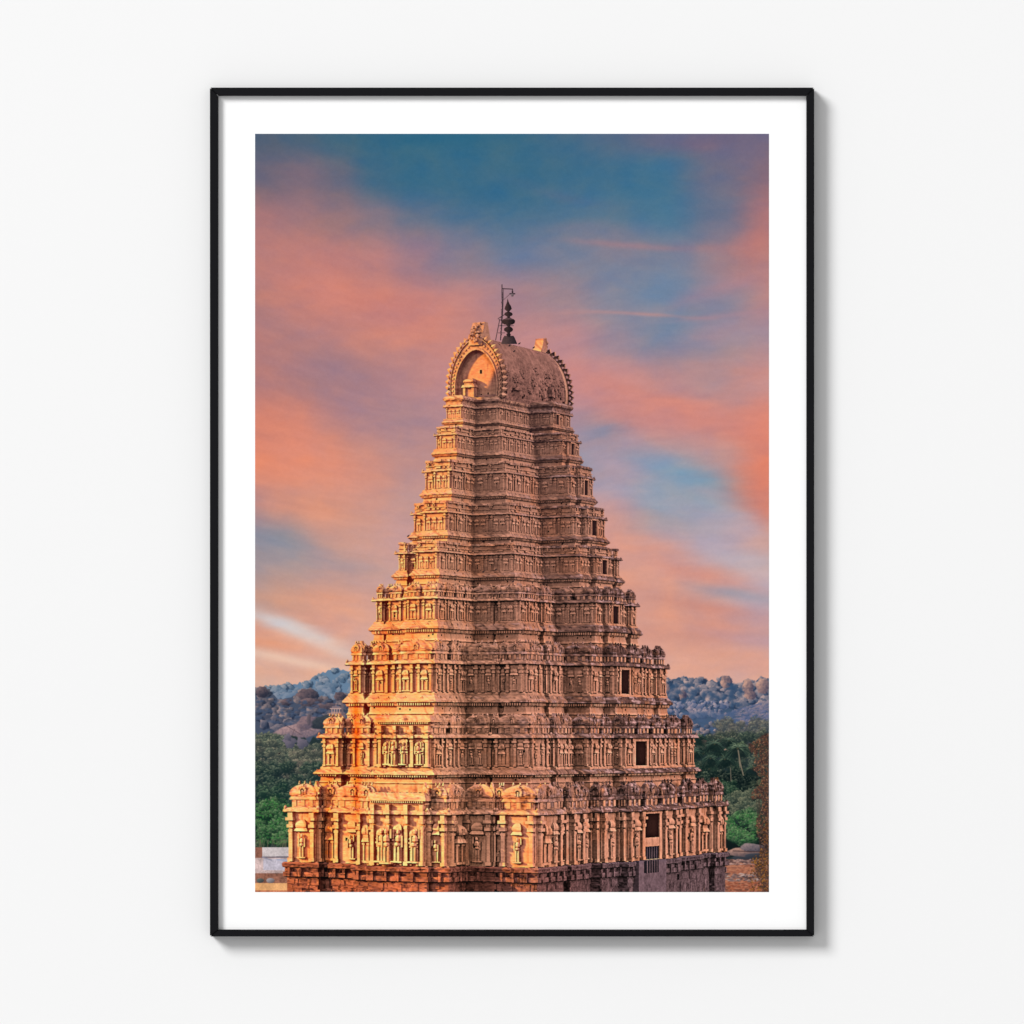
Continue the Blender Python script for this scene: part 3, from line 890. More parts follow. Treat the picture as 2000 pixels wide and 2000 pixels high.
def paint_picture(S):
    W = int(round((PX1-PX0)*S)); H = int(round((PY1-PY0)*S))
    g = render_tower(S)
    col = shade_tower(g, S)
    img = paint_background(S, W, H)
    out = img.copy()
    c = srgb(col)
    # local contrast, as the printed photograph has
    H_, W_ = g['hit'].shape
    b_ = np.zeros((H_, W_, 3), np.float32); b_[g['hit']] = c
    mk = g['hit'].astype(np.float32)
    def lb(r):
        return (blur(b_, r*S)/np.maximum(blur(mk, r*S), .02)[..., None])[g['hit']]
    c = c+.55*(c-lb(2.2))+.38*(c-lb(10))
    lum = c.mean(1, keepdims=True)
    c = c*np.clip(.84+.30*lum, .8, 1.10)
    lt_ = np.clip(g['sun'][:, None]*3, 0, 1)
    mn = c.mean(1, keepdims=True); c = c*(1-lt_)+(mn+(c-mn)*1.06)*lt_
    pxs = g['px']/S+PX0
    dk = np.clip((pxs-840)/180, 0, 1)[:, None]
    dk = dk*(1-np.clip(g['sun'][:, None]*3, 0, 1))
    c = c*(1-.02*dk); c = c*(1-.10*dk)+c.mean(1, keepdims=True)*.10*dk; c = c*(1+np.array([.03, -.005, .03], np.float32)*dk)
    out[g['hit']] = np.clip(c, 0.03, 1)
    # anti-alias the silhouette slightly
    out = out*.72+blur(out, 1.0)*.28
    out = overlay(out, S)
    return np.clip(out, 0, 1).astype(np.float32)


SKYU = [0, 75, 150, 225, 300, 400, 500, 600, 700, 800, 900, 1004]
SKYV = [0, 80, 160, 240, 320, 400, 480, 560, 640, 720, 800, 880, 960, 1040, 1100]
SKYC = [
 [(72,90,114),(66,94,120),(54,98,126),(46,99,130),(40,100,131),(38,101,132),(44,101,133),(62,101,134),(80,100,132),(96,99,130),(108,97,126),(104,96,126)],
 [(98,96,116),(120,102,118),(94,99,122),(58,101,130),(50,103,133),(50,104,134),(52,105,136),(58,106,137),(62,108,139),(64,112,143),(104,104,128),(136,102,116)],
 [(166,112,115),(162,114,117),(146,112,121),(126,112,128),(98,110,134),(72,108,140),(68,110,142),(74,112,143),(78,114,145),(64,115,149),(108,111,134),(166,110,115)],
 [(180,118,115),(190,121,115),(195,122,116),(184,121,122),(162,119,129),(128,118,139),(106,119,148),(118,121,145),(132,121,139),(116,123,148),(144,122,138),(180,119,119)],
 [(186,119,112),(196,122,112),(206,126,113),(206,127,116),(200,126,120),(186,126,127),(168,125,133),(150,126,139),(122,129,154),(107,132,161),(136,130,149),(184,128,130)],
 [(186,119,115),(186,120,117),(192,123,117),(206,128,114),(212,131,115),(200,130,123),(194,130,130),(188,130,133),(152,131,147),(114,131,159),(148,134,151),(168,135,146)],
 [(176,116,117),(172,117,120),(170,119,122),(176,122,124),(182,126,129),(196,130,130),(204,132,130),(206,133,130),(196,131,133),(182,131,137),(168,136,146),(202,140,136)],
 [(214,123,101),(206,124,108),(188,126,123),(178,127,131),(174,129,135),(182,130,134),(192,134,138),(190,135,140),(210,131,122),(208,131,124),(204,133,128),(220,128,112)],
 [(235,131,99),(232,133,105),(224,136,112),(206,136,122),(190,136,132),(188,137,136),(170,140,148),(146,144,163),(170,146,158),(170,148,160),(184,142,144),(226,124,98)],
 [(186,131,129),(206,138,123),(222,145,120),(212,147,128),(194,146,142),(190,146,146),(186,148,152),(188,152,160),(180,154,164),(126,156,180),(132,156,176),(216,128,110)],
 [(142,136,148),(150,141,150),(196,146,138),(204,150,140),(204,150,144),(200,148,146),(206,148,142),(214,148,134),(208,150,142),(196,156,160),(178,160,176),(202,150,142)],
 [(172,146,144),(186,148,140),(204,150,136),(208,154,142),(206,158,150),(204,154,148),(214,152,138),(224,150,126),(222,150,128),(218,150,132),(206,154,148),(190,170,182)],
 [(218,148,124),(220,150,126),(218,153,134),(216,158,142),(214,162,150),(214,160,148),(218,156,140),(222,152,132),(222,150,129),(220,147,126),(212,143,128),(190,150,158)],
 [(224,168,144),(224,168,146),(224,169,148),(223,169,150),(223,169,150),(222,166,148),(222,166,148),(223,166,146),(224,163,142),(225,161,140),(224,158,138),(222,156,138)],
 [(222,172,146),(222,172,148),(222,172,150),(222,172,152),(222,172,154),(222,170,152),(222,170,152),(224,171,152),(226,171,150),(226,170,148),(226,168,146),(226,166,144)],
]
# strokes: u, v, half length, half width, angle (deg, clockwise positive), colour, strength
STROKES = [
 (60, 250, 260, 70, 24, (196,118,112), .45), (230, 330, 190, 40, 26, (222,126,108), .55),
 (330, 330, 140, 26, 8, (214,122,108), .35), (60, 90, 120, 40, 12, (120,98,118), .3),
 (120, 420, 190, 26, 32, (150,116,130), .35), (210, 520, 160, 36, 30, (160,120,136), .35),
 (60, 560, 150, 44, 36, (228,130,106), .4), (120, 640, 130, 34, 30, (236,138,108), .5),
 (40, 660, 110, 30, 10, (240,138,100), .45), (200, 700, 120, 30, 20, (222,146,124), .4),
 (70, 790, 80, 18, 12, (116,132,152), .55), (140, 830, 140, 22, 8, (140,142,160), .45),
 (110, 900, 190, 20, 6, (232,148,112), .55), (160, 930, 170, 12, 10, (236,156,118), .4),
 (60, 962, 120, 13, 20, (206,200,204), 1.2), (150, 1000, 120, 11, 24, (216,196,190), .9),
 (30, 998, 90, 8, 10, (232,146,108), .9), (80, 1028, 130, 8, 12, (240,204,178), .9), (40, 1050, 110, 8, 5, (230,158,124), .4),
 (560, 60, 230, 50, 0, (44,100,134), .55), (760, 120, 120, 45, 0, (48,108,144), .6), (440, 110, 160, 40, 5, (48,102,136), .5),
 (860, 20, 60, 14, 5, (124,96,120), .5), (600, 120, 110, 10, 14, (96,102,136), .3),
 (940, 60, 110, 36, -30, (104,102,136), .4), (985, 190, 120, 30, -55, (192,112,108), .45),
 (720, 218, 130, 6, 4, (176,120,128), .6), (880, 222, 100, 8, 2, (178,118,122), .4), (650, 190, 140, 18, 4, (126,116,142), .45),
 (720, 270, 150, 34, 10, (100,128,162), .55), (820, 300, 90, 40, 0, (104,128,162), .5), (590, 215, 50, 14, 20, (86,114,148), .5),
 (900, 300, 160, 16, -22, (184,126,136), .5), (980, 210, 110, 26, -35, (196,116,112), .5),
 (745, 352, 110, 3.2, 3, (212,136,128), .65), (640, 350, 80, 3, -1, (196,134,134), .4), (900, 356, 120, 5, -6, (190,132,140), .4),
 (760, 372, 110, 16, 6, (108,130,162), .5), (860, 400, 150, 20, -18, (170,130,148), .45),
 (700, 470, 170, 30, 24, (202,138,136), .5), (820, 400, 110, 12, 18, (116,128,158), .4), (930, 455, 130, 26, 4, (214,138,126), .5),
 (780, 520, 180, 26, 18, (214,128,116), .6), (720, 500, 130, 16, 24, (206,126,118), .4), (900, 560, 150, 22, 16, (222,130,112), .55),
 (975, 600, 60, 60, 20, (232,124,98), .4), (985, 690, 80, 60, 60, (228,116,92), .4), (940, 480, 90, 22, -30, (224,132,112), .45),
 (670, 585, 70, 26, 14, (112,132,164), .7), (760, 630, 90, 20, 14, (150,140,162), .5), (720, 600, 40, 12, -20, (190,148,160), .5),
 (810, 655, 110, 26, 16, (108,150,184), .8), (880, 670, 70, 20, 10, (92,154,188), .55), (700, 640, 60, 20, 20, (196,156,166), .5),
 (800, 720, 110, 18, 14, (150,156,182), .5), (700, 730, 120, 18, 12, (210,144,134), .5), (960, 760, 70, 26, 30, (184,176,194), .6),
 (880, 740, 90, 22, 18, (186,152,164), .5), (960, 830, 90, 20, 8, (176,184,204), .55), (900, 700, 50, 12, 10, (190,160,172), .4),
 (780, 800, 190, 28, 22, (232,142,114), .6), (880, 860, 170, 18, 14, (224,136,114), .6), (760, 880, 160, 14, 8, (226,150,126), .4),
 (960, 900, 90, 12, 10, (136,148,170), .75), (900, 925, 130, 12, 10, (206,126,110), .55), (900, 960, 170, 14, 6, (224,142,118), .5),
 (960, 985, 110, 9, 12, (190,142,150), .45), (840, 1005, 190, 10, 4, (230,158,134), .4), (760, 950, 120, 10, 4, (228,164,144), .4),
]
def paint_sky(S, W, H):
    u = (np.arange(W)+.5)/S; v = (np.arange(H)+.5)/S
    uu, vv = np.meshgrid(u.astype(np.float32), v.astype(np.float32))
    # flowing coordinates: streaks fall to the right on the left side, flatter on the right
    th = np.radians(np.interp(uu, [0, 400, 700, 1004], [24, 16, 6, 4])*np.interp(vv, [0, 500, 1000, 1200], [1.0, 1.1, .5, .3])).astype(np.float32)
    a = uu*np.cos(th)+vv*np.sin(th); b_ = -uu*np.sin(th)+vv*np.cos(th)
    w1 = fbm(a/240, b_/90, 5, 11)-.5; w2 = fbm(a/200+50, b_/80, 5, 12)-.5
    w3 = fbm(a/70, b_/16, 4, 13)-.5
    du = w1*150+w3*30; dv = w2*90+w3*14
    def grid(x, y):
        fx = np.interp(x, SKYU, range(len(SKYU))); fy = np.interp(y, SKYV, range(len(SKYV)))
        ix = np.clip(fx.astype(int), 0, len(SKYU)-2); iy = np.clip(fy.astype(int), 0, len(SKYV)-2)
        tx = (fx-ix)[..., None]; ty = (fy-iy)[..., None]
        tx = tx*tx*(3-2*tx); ty = ty*ty*(3-2*ty)
        G = np.array(SKYC, np.float32)
        return (G[iy, ix]*(1-tx)+G[iy, ix+1]*tx)*(1-ty)+(G[iy+1, ix]*(1-tx)+G[iy+1, ix+1]*tx)*ty
    c = grid((uu+du*.36).ravel(), (vv+dv*.42).ravel()).reshape(H, W, 3).astype(np.float32)
    n5 = fbm(a/60, b_/20, 5, 21); n6 = fbm(a/120, b_/26, 5, 22)
    for (su, sv, L_, w_, ang, col, st) in STROKES:
        t = math.radians(ang)
        X0 = max(0, int((su-L_*2.4-w_*2)*S)); X1 = min(W, int((su+L_*2.4+w_*2)*S)); Y0 = max(0, int((sv-(L_*abs(math.sin(t))+w_)*2.6-20)*S)); Y1 = min(H, int((sv+(L_*abs(math.sin(t))+w_)*2.6+20)*S))
        if X1 <= X0 or Y1 <= Y0: continue
        sl = (slice(Y0, Y1), slice(X0, X1))
        thin = min(1.0, w_/20)
        x = uu[sl]+du[sl]*.35-su; y = vv[sl]+dv[sl]*.35*max(thin, .25)-sv
        p = x*math.cos(t)+y*math.sin(t); q = -x*math.sin(t)+y*math.cos(t)
        m = np.exp(-(p/L_)**2*1.1-(q/w_)**2*.8)
        m = m*st*.78*np.clip(.35+1.3*(n5[sl]*.5+n6[sl]*.5), 0, 1.15)
        m = np.clip(m, 0, 1)[..., None]
        c[sl] = c[sl]*(1-m)+np.array(col, np.float32)*m
    # fine wisps and the print's grain
    wis = (fbm(a/44, b_/10, 5, 41)-.5)*11*np.clip((vv-60)/300, .25, 1)
    wis2 = (fbm(a/80, b_/34, 4, 42)-.5)*24
    lum = wis[..., None]*np.array([1.0, .75, .6], np.float32)+wis2[..., None]*np.array([1.0, .35, -.2], np.float32)
    g = (hash2(np.arange(W)[None, :]+np.zeros((H, 1), int), np.arange(H)[:, None]+np.zeros((1, W), int), 5)-.5)*5
    mo = (fbm(uu/34+w1*3, vv/22+w2*3, 5, 61)-.5); mo2 = (fbm(uu/90+w2*2, vv/60, 4, 62)-.5)
    lum = lum*.85+mo[..., None]*np.array([15, 4, -6], np.float32)+mo2[..., None]*np.array([14, 3, -10], np.float32)
    fine = (fbm(uu/6, vv/5, 3, 71)-.5)*4
    c = c+lum+fine[..., None]
    c = c*.87+c.mean(-1, keepdims=True)*.13+5
    return (c+g[..., None])/255.0

class Canvas:
    """soft-edged dabs of paint in photograph pixels"""
    def __init__(s, img, S): s.i = img; s.S = S; s.H, s.W = img.shape[:2]
    def dab(s, x, y, rx, ry, light, dark, rot=0, soft=.25, lx=-.6, ly=-.6, jag=0, seed=0, op=1.0, tex=.0, poly=0):
        S = s.S; cx, cy = (x-PX0)*S, (y-PY0)*S; R = max(rx, ry)*S*1.25+2
        x0, x1 = int(max(0, cx-R)), int(min(s.W, cx+R+1)); y0, y1 = int(max(0, cy-R)), int(min(s.H, cy+R+1))
        if x1 <= x0 or y1 <= y0: return
        X, Y = np.meshgrid((np.arange(x0, x1)+.5-cx)/S, (np.arange(y0, y1)+.5-cy)/S)
        c, sn = math.cos(rot), math.sin(rot)
        p = (X*c+Y*sn)/rx; q = (-X*sn+Y*c)/ry
        r = np.sqrt(p*p+q*q)
        if jag:
            an = np.arctan2(q, p)
            r = r*(1+jag*(np.sin(an*3+seed)*.5+np.sin(an*5+seed*1.7)*.35+np.sin(an*9+seed*2.3)*.25))
        if poly:
            an = np.arctan2(q, p)+seed; w_ = 2*math.pi/poly
            r = r*np.cos(((an % w_)-w_/2))/math.cos(w_/2)*.92
        a = np.clip((1-r)/soft, 0, 1)*op
        sh = .5+.5*(X/rx*lx+Y/ry*ly)
        if poly:
            sec = np.floor((np.arctan2(q+.25, p+.2)+seed*1.7)/w_)
            sh = sh*.75+.12+(np.sin(sec*12.9+seed*7.7)*.5)*.34
        sh = np.clip(sh, 0, 1)
        if tex: sh = np.clip(sh+(fbm((X+x)/3.0, (Y+y)/3.0, 3, 5)-.5)*tex, 0, 1)
        col = np.asarray(dark, np.float32)[None, None]*(1-sh[..., None])+np.asarray(light, np.float32)[None, None]*sh[..., None]
        v = s.i[y0:y1, x0:x1]
        v[:] = v*(1-a[..., None])+col/255.0*a[..., None]
    def fill(s, fn_top, y1, col, x0=PX0, x1=PX1, soft=1.0):
        """fill below a skyline y = fn_top(x)"""
        S = s.S
        xs = np.arange(s.W)/S+PX0; ys = (np.arange(s.H)+.5)/S+PY0
        top = fn_top(xs)
        a = np.clip((ys[:, None]-top[None, :])/soft, 0, 1)*(ys[:, None] < y1)*((xs >= x0) & (xs <= x1))[None, :]
        s.i[:] = s.i*(1-a[..., None])+np.asarray(col, np.float32)/255.0*a[..., None]
    def line(s, pts, w, col, op=1.0):
        S = s.S
        for (xa, ya), (xb, yb) in zip(pts[:-1], pts[1:]):
            x0, x1 = min(xa, xb)-w-1, max(xa, xb)+w+1; y0, y1 = min(ya, yb)-w-1, max(ya, yb)+w+1
            i0, i1 = int(max(0, (x0-PX0)*S)), int(min(s.W, (x1-PX0)*S+1)); j0, j1 = int(max(0, (y0-PY0)*S)), int(min(s.H, (y1-PY0)*S+1))
            if i1 <= i0 or j1 <= j0: continue
            X, Y = np.meshgrid((np.arange(i0, i1)+.5)/S+PX0, (np.arange(j0, j1)+.5)/S+PY0)
            dx, dy = xb-xa, yb-ya; L2 = dx*dx+dy*dy+1e-9
            t = np.clip(((X-xa)*dx+(Y-ya)*dy)/L2, 0, 1)
            d = np.hypot(X-xa-t*dx, Y-ya-t*dy)
            a = np.clip((w/2-d)*S+.5, 0, 1)*op
            v = s.i[j0:j1, i0:i1]; v[:] = v*(1-a[..., None])+np.asarray(col, np.float32)/255.0*a[..., None]

def paint_background(S, W, H):
    img = paint_sky(S, W, H)
    cv = Canvas(img, S); R = random.Random(11)
    def mix(a, b, t): return tuple(a[i]*(1-t)+b[i]*t for i in range(3))
    def sky(xs, ps): return np.interp(xs, [p[0] for p in ps], [p[1] for p in ps])
    def boulders(ps, y1, n, r0, r1, lt, dk, x0, x1, ybot_lt, ybot_dk, jag=.25, pale=None):
        items = []
        for _ in range(n):
            x = R.uniform(x0, x1); top = float(sky(x, ps)); f = R.random()**1.15
            items.append((top+(y1-top)*f, x, f))
        items.sort()
        for y, x, f in items:
            r = R.uniform(r0, r1)*(.7+.5*f)
            l = mix(lt, ybot_lt, f); d = mix(dk, ybot_dk, f)
            cv.dab(x+r*.35, y+r*.45, r*1.15, r*.85, mix(d, (20,30,52), .35), mix(d, (16,24,44), .5), 0, .3, 0, 0, .2, x, .85)
            k = R.uniform(-.3, .7); l = mix(l, pale or (215, 190, 185), max(0, k)); l = mix(l, d, max(0, -k)*2)
            cv.dab(x, y+r*.2, r*R.uniform(.8, 1.5), r*R.uniform(.6, 1.2), l, d, R.uniform(-.5, .5), .13, -1.25, -.75, jag*.45, R.uniform(0, 6), 1, .6, R.choice((4, 5, 5, 6)))
    # ---- left far ridge
    A = [(498,1343),(530,1341),(560,1336),(590,1333),(612,1322),(640,1309),(655,1305),(690,1312),(760,1330)]
    cv.fill(lambda x: sky(x, A)+ (vnoise(x/5, x*0, 3)-.5)*5, 1500, (104,130,156), 498, 900)
    boulders(A, 1365, 120, 4, 11, (150,156,164), (72,98,122), 498, 720, (112,132,156), (84,108,136), pale=(170,165,172))
    # ---- left near ridge
    B = [(498,1346),(508,1340),(520,1348),(545,1366),(572,1358),(590,1346),(616,1350),(628,1366),(655,1366),(668,1356),(690,1352),(760,1350)]
    cv.fill(lambda x: sky(x, B)+(vnoise(x/4, x*0, 4)-.5)*5, 1560, (72,82,102), 498, 900)
    boulders(B, 1420, 130, 5, 15, (132,116,118), (42,50,66), 498, 720, (124,116,128), (52,64,86), pale=(190,158,148))
    for x, y, rx, ry in ((512,1352,13,12),(600,1356,22,11),(608,1372,26,9),(664,1360,13,9),(560,1372,12,7),(640,1380,26,8)):
        cv.dab(x, y, rx, ry, (128,104,106), (42,46,62), 0, .1, -.9, -.8, .1, x, 1, .6, 6)
    for _ in range(160):
        cv.dab(R.uniform(498,700), R.uniform(1368,1415), R.uniform(3,9), R.uniform(1.5,4), (92,104,128), (48,64,92), R.uniform(-.2,.2), .5, -.5, -.5, .2, R.random()*6, .7, .5)
    # little pavilion on the rock
    cv.dab(656, 1398, 20, 9, (196,150,136), (84,72,84), 0, .15, -.7, -.5, .2, 1, 1, .4)
    for x in (648,653,658,663): cv.line([(x,1384),(x,1395)], 2.0, (186,150,140))
    cv.line([(645,1384),(667,1384)], 2.2, (196,160,150)); cv.line([(649,1381),(663,1381)], 2.4, (150,126,128)); cv.line([(656,1376),(656,1381)], 2, (140,118,122))
    cv.line([(643,1396),(669,1396)], 2.4, (190,148,136)); cv.line([(668,1374),(669,1396)], 4, (112,98,104))
    # broad pale rock slope
    cv.dab(578, 1430, 52, 17, (190,152,148), (92,84,100), -.18, .12, -.4, -.8, .10, 2, 1, .6)
    cv.dab(600, 1412, 24, 14, (158,126,126), (78,74,92), -.3, .14, -.6, -.6, .15, 4, 1, .6)
    cv.dab(603, 1406, 4.5, 12, (120,104,108), (70,66,80), 0, .2, -.8, -.3, .1, 1, 1, .3)
    cv.dab(640, 1412, 34, 16, (66,72,78), (34,42,54), 0, .15, -.4, -.8, .15, 3, 1, .7)
    cv.line([(560,1418),(590,1436)], 1.2, (96,80,88)); cv.line([(575,1424),(568,1444)], 1.2, (96,80,88)); cv.line([(585,1420),(612,1428)], 1, (104,86,92))
    # vegetation, left
    def leaves(n, xr, yr, rs, cols, dark, shape=None, soft=.5, op=.95, asp=(.5,1.0)):
        pts = []
        for _ in range(n):
            x = R.uniform(*xr); y = R.uniform(*yr)
            if shape and not shape(x, y): continue
            pts.append((y, x))
        for y, x in pts:
            c = R.choice(cols); k = R.uniform(-.5, .4)
            c = mix(c, dark, max(0, -k)) if k < 0 else mix(c, (255, 235, 190), k*.25)
            r = R.uniform(*rs)
            cv.dab(x, y, r, r*R.uniform(*asp), c, mix(c, dark, .65), R.uniform(-1.2, 1.2), soft, -.6, -.7, .25, R.uniform(0, 6), op)
    def clumps(n, xr, yr, rr, cols, dark, leaf, shape=None, k=26):
        it = []
        for _ in range(n):
            x = R.uniform(*xr); y = R.uniform(*yr)
            if shape and not shape(x, y): continue
            it.append((y, x))
        it.sort()
        for y, x in it:
            r = R.uniform(*rr); c = R.choice(cols)
            cv.dab(x, y, r*1.1, r*.9, mix(c, dark, .45), dark, 0, .6, -.5, -.8, .25, R.uniform(0,6), .9)
            for _ in range(k):
                a = R.uniform(0, 6.28); q = r*math.sqrt(R.random())
                dx, dy = q*math.cos(a), q*math.sin(a)*.85
                lt = max(0, min(1, .48-.70*(dx/r*.5+dy/r)))
                cc = mix(dark, c, lt); cc = mix(cc, (235,225,170), .12*lt*R.random())
                cc = mix(cc, (8,14,16), .35*(R.random() < .3)); cc = mix(cc, (220,214,170), .22*(R.random() < .25)*lt)
                cv.dab(x+dx*1.1, y+dy, leaf*R.uniform(.7,1.9), leaf*R.uniform(.4,.95), mix(cc, (255,240,190), .10+.18*lt), mix(cc, dark, .6), R.uniform(-1.2,1.2), .3, -.5, -.8, .2, R.random()*6, .95)
    cv.fill(lambda x: 1440+(vnoise(x/9, x*0, 8)-.5)*16+np.clip((640-x)/140, -1, 1)*6, 1760, (38,52,54), 498, 760, 3)
    clumps(46, (498,560), (1440,1475), (8,15), [(92,98,80),(78,92,78)], (36,50,54), 2.2)
    clumps(70, (498,660), (1452,1500), (7,14), [(96,98,84),(112,106,92),(74,88,76)], (38,50,52), 2.0)
    for x, y, rx in ((566,1450,13),(590,1452,12),(562,1440,8)):
        cv.dab(x, y, rx, rx*.9, (128,116,128), (70,72,88), .2, .14, -.6, -.6, .25, x, 1, .4)
    clumps(70, (560,660), (1470,1530), (6,12), [(150,130,116),(118,112,96),(100,100,86)], (44,52,52), 1.8)
    clumps(70, (498,640), (1492,1575), (9,17), [(52,74,64),(38,62,56),(60,84,66)], (20,36,40), 2.2)
    clumps(40, (498,640), (1535,1570), (8,15), [(46,84,58),(34,66,52)], (16,34,38), 2.0)
    cv.fill(lambda x: 1665+x*0, 1760, (52,56,50), 498, 700, 2)
    def bush(x, y): return ((x-530)/52)**2+((y-1606)/52)**2 < 1 and y < 1655
    cv.dab(530, 1606, 52, 50, (30,66,44), (12,28,26), 0, .25, -.2, -.8, .15, 3, 1)
    clumps(95, (490,585), (1562,1650), (7,12), [(50,108,58),(66,128,66),(42,92,52),(56,108,56)], (12,36,28), 2.3, bush, 34)
    leaves(300, (492,578), (1560,1648), (1.2,2.6), [(96,170,84),(70,140,64)], (20,50,36), bush)
    for _ in range(26):
        x = R.uniform(500,562); cv.line([(x,1640),(x+R.uniform(-6,6),1668)], 1.2, (116,104,84), .6)
    # white rendered building
    S_ = S
    def rect(x0, x1, y0, y1, c, n=.06):
        i0, i1 = int((x0-PX0)*S_), int((x1-PX0)*S_); j0, j1 = int((y0-PY0)*S_), int((y1-PY0)*S_)
        i0 = max(i0, 0); j1 = min(j1, H)
        XX, YY = np.meshgrid(np.arange(i0, i1)/S_, np.arange(j0, j1)/S_)
        t = 1+(fbm(XX/2.2, YY/2.2, 4, 9)-.5)*n*2+(fbm(XX/14, YY/14, 3, 19)-.5)*n*2
        img[j0:j1, i0:i1] = np.asarray(c, np.float32)/255.0*t[..., None]
    rect(498, 520, 1655, 1680, (146,96,80), .2)
    rect(512, 600, 1655, 1673, (208,196,196), .12)
    rect(512, 600, 1673, 1677, (120,108,116), .12)
    rect(498, 600, 1676, 1708, (204,178,174), .2); rect(514, 600, 1678, 1700, (192,184,196), .14)
    cv.line([(540,1674),(565,1674)], 3, (112,104,114)); cv.line([(541,1679),(566,1681)], 2.4, (160,166,190))
    cv.line([(512,1674),(530,1680)], 2.2, (140,138,156))
    rect(498, 600, 1706, 1726, (150,100,82), .3)
    cv.dab(508, 1720, 8, 5, (110,120,112), (48,52,56), 0, .2); cv.dab(528, 1720, 9, 5.5, (190,180,182), (86,80,86), 0, .2)
    rect(498, 574, 1725, 1739, (232,172,116), .12); rect(498, 574, 1739, 1743, (196,120,84), .2)

    # ---- right ridge
    C = [(1250,1330),(1300,1326),(1316,1325),(1336,1322),(1350,1324),(1372,1325),(1384,1330),(1392,1328),(1400,1333),(1408,1322),(1412,1320),(1424,1321),(1431,1334),(1446,1342),(1452,1328),(1462,1326),(1474,1334),(1482,1324),(1502,1326)]
    cv.fill(lambda x: sky(x, C)+(vnoise(x/5, x*0, 5)-.5)*4, 1600, (66,86,112), 1200, 1502)
    boulders(C, 1378, 110, 5, 15, (166,148,150), (52,72,100), 1270, 1502, (176,152,154), (60,80,108), pale=(214,178,166))
    for x, y, rx, ry in ((1418,1332,12,13),(1461,1342,12,16),(1490,1340,14,16),(1466,1358,13,9),(1334,1358,8,12),(1300,1346,9,14)):
        cv.dab(x, y, rx, ry, (204,158,140), (62,62,86), 0, .1, -1.2, -.4, .08, x, 1, .6, 6)
    for _ in range(70):
        cv.dab(R.uniform(1290,1450), R.uniform(1335,1382), R.uniform(4,10), R.uniform(4,8), (64,92,124), (40,64,96), R.uniform(-.4,.4), .6, -.5, -.5, .3, R.random()*6, .55, .4)
    boulders([(1250,1372),(1502,1366)], 1400, 120, 2.5, 7, (172,158,168), (64,86,124), 1290, 1420, (166,140,146), (76,92,122), pale=(206,180,176))
    # sunlit scree slope
    for _ in range(620):
        x = R.uniform(1400,1502); y = R.uniform(1366,1420)
        if y < 1398-(x-1400)*.30: continue
        c = R.choice([(142,134,156),(116,120,150),(168,144,152),(92,104,136),(178,152,154)])
        cv.dab(x, y, R.uniform(2,8), R.uniform(1,2.6), c, mix(c, (60,78,112), .7), -.32+R.uniform(-.2,.2), .4, -.5, -.7, .3, R.random()*6, .85, .5)
    for _ in range(180):
        x = R.uniform(1330,1440); y = R.uniform(1392,1440)
        cv.dab(x, y, R.uniform(6,16), R.uniform(3,7), (84,104,138), (62,84,116), R.uniform(-.3,.3), .8, -.5, -.5, 0, 0, .35)
    boulders([(1250,1418),(1502,1404)], 1440, 60, 3, 7, (176,148,146), (70,84,110), 1340, 1502, (180,142,132), (72,78,92), pale=(210,176,166))
    cv.fill(lambda x: 1434+(vnoise(x/11, x*0, 15)-.5)*20-np.clip((x-1440)/60, 0, 1)*12, 1760, (42,56,58), 1250, 1502, 4)
    clumps(46, (1400,1502), (1410,1448), (8,15), [(96,92,92),(110,98,90),(84,88,88)], (54,64,72), 2.0)
    clumps(60, (1330,1502), (1436,1500), (8,16), [(60,78,66),(48,68,60),(88,92,76)], (26,40,42), 2.2)
    for x, y in ((1392,1452),(1375,1448),(1418,1466),(1362,1470)):
        cv.dab(x, y, 6, 4, (206,158,136), (120,92,86), 0, .3, -.6, -.6, .3, x, .8)
    clumps(80, (1330,1502), (1490,1600), (9,18), [(30,52,46),(24,44,42),(44,66,52)], (12,26,28), 2.2)
    def palm(x, y, s, tone, trunk=True):
        if trunk:
            cv.line([(x, y), (x+s*.10, y+s*.9), (x+s*.24, y+s*1.9)], s*.10, (104,96,84))
            cv.line([(x-.6, y), (x+s*.10-.6, y+s*.9), (x+s*.24-.6, y+s*1.9)], s*.035, (150,134,112))
        nf = 17
        for i in range(nf):
            a = -math.pi*(.02+.96*i/(nf-1))+R.uniform(-.12,.12)
            L = s*R.uniform(.85,1.15); drop = s*R.uniform(.35,.85)
            pts = [(x+L*t_*math.cos(a), y+L*t_*math.sin(a)*.8+drop*t_*t_) for t_ in np.linspace(0, 1, 7)]
            c = mix(tone, (16,32,32), R.uniform(.1,.5)+(.4 if i > nf*.55 else 0))
            cv.line(pts, s*.05, c)
            for j in range(1, 7):
                px_, py_ = pts[j]; ll = s*.20*(1-j/9)
                for sg in (-1, 1):
                    an = math.atan2(pts[j][1]-pts[j-1][1], pts[j][0]-pts[j-1][0])+sg*R.uniform(.5,1.0)
                    for q in (0, .5):
                        qx = px_-(px_-pts[j-1][0])*q; qy = py_-(py_-pts[j-1][1])*q
                        cc = mix(c, (168,170,130), R.uniform(0,.45) if sg < 0 and R.random() < .5 else 0); cc = mix(cc, (12,24,26), .5*(R.random() < .4))
                        cv.line([(qx,qy),(qx+ll*math.cos(an), qy+ll*math.sin(an)+ll*.5)], max(.9, s*.035), cc)
        cv.dab(x, y+s*.12, s*.16, s*.14, (74,76,58), (22,34,32), 0, .5)
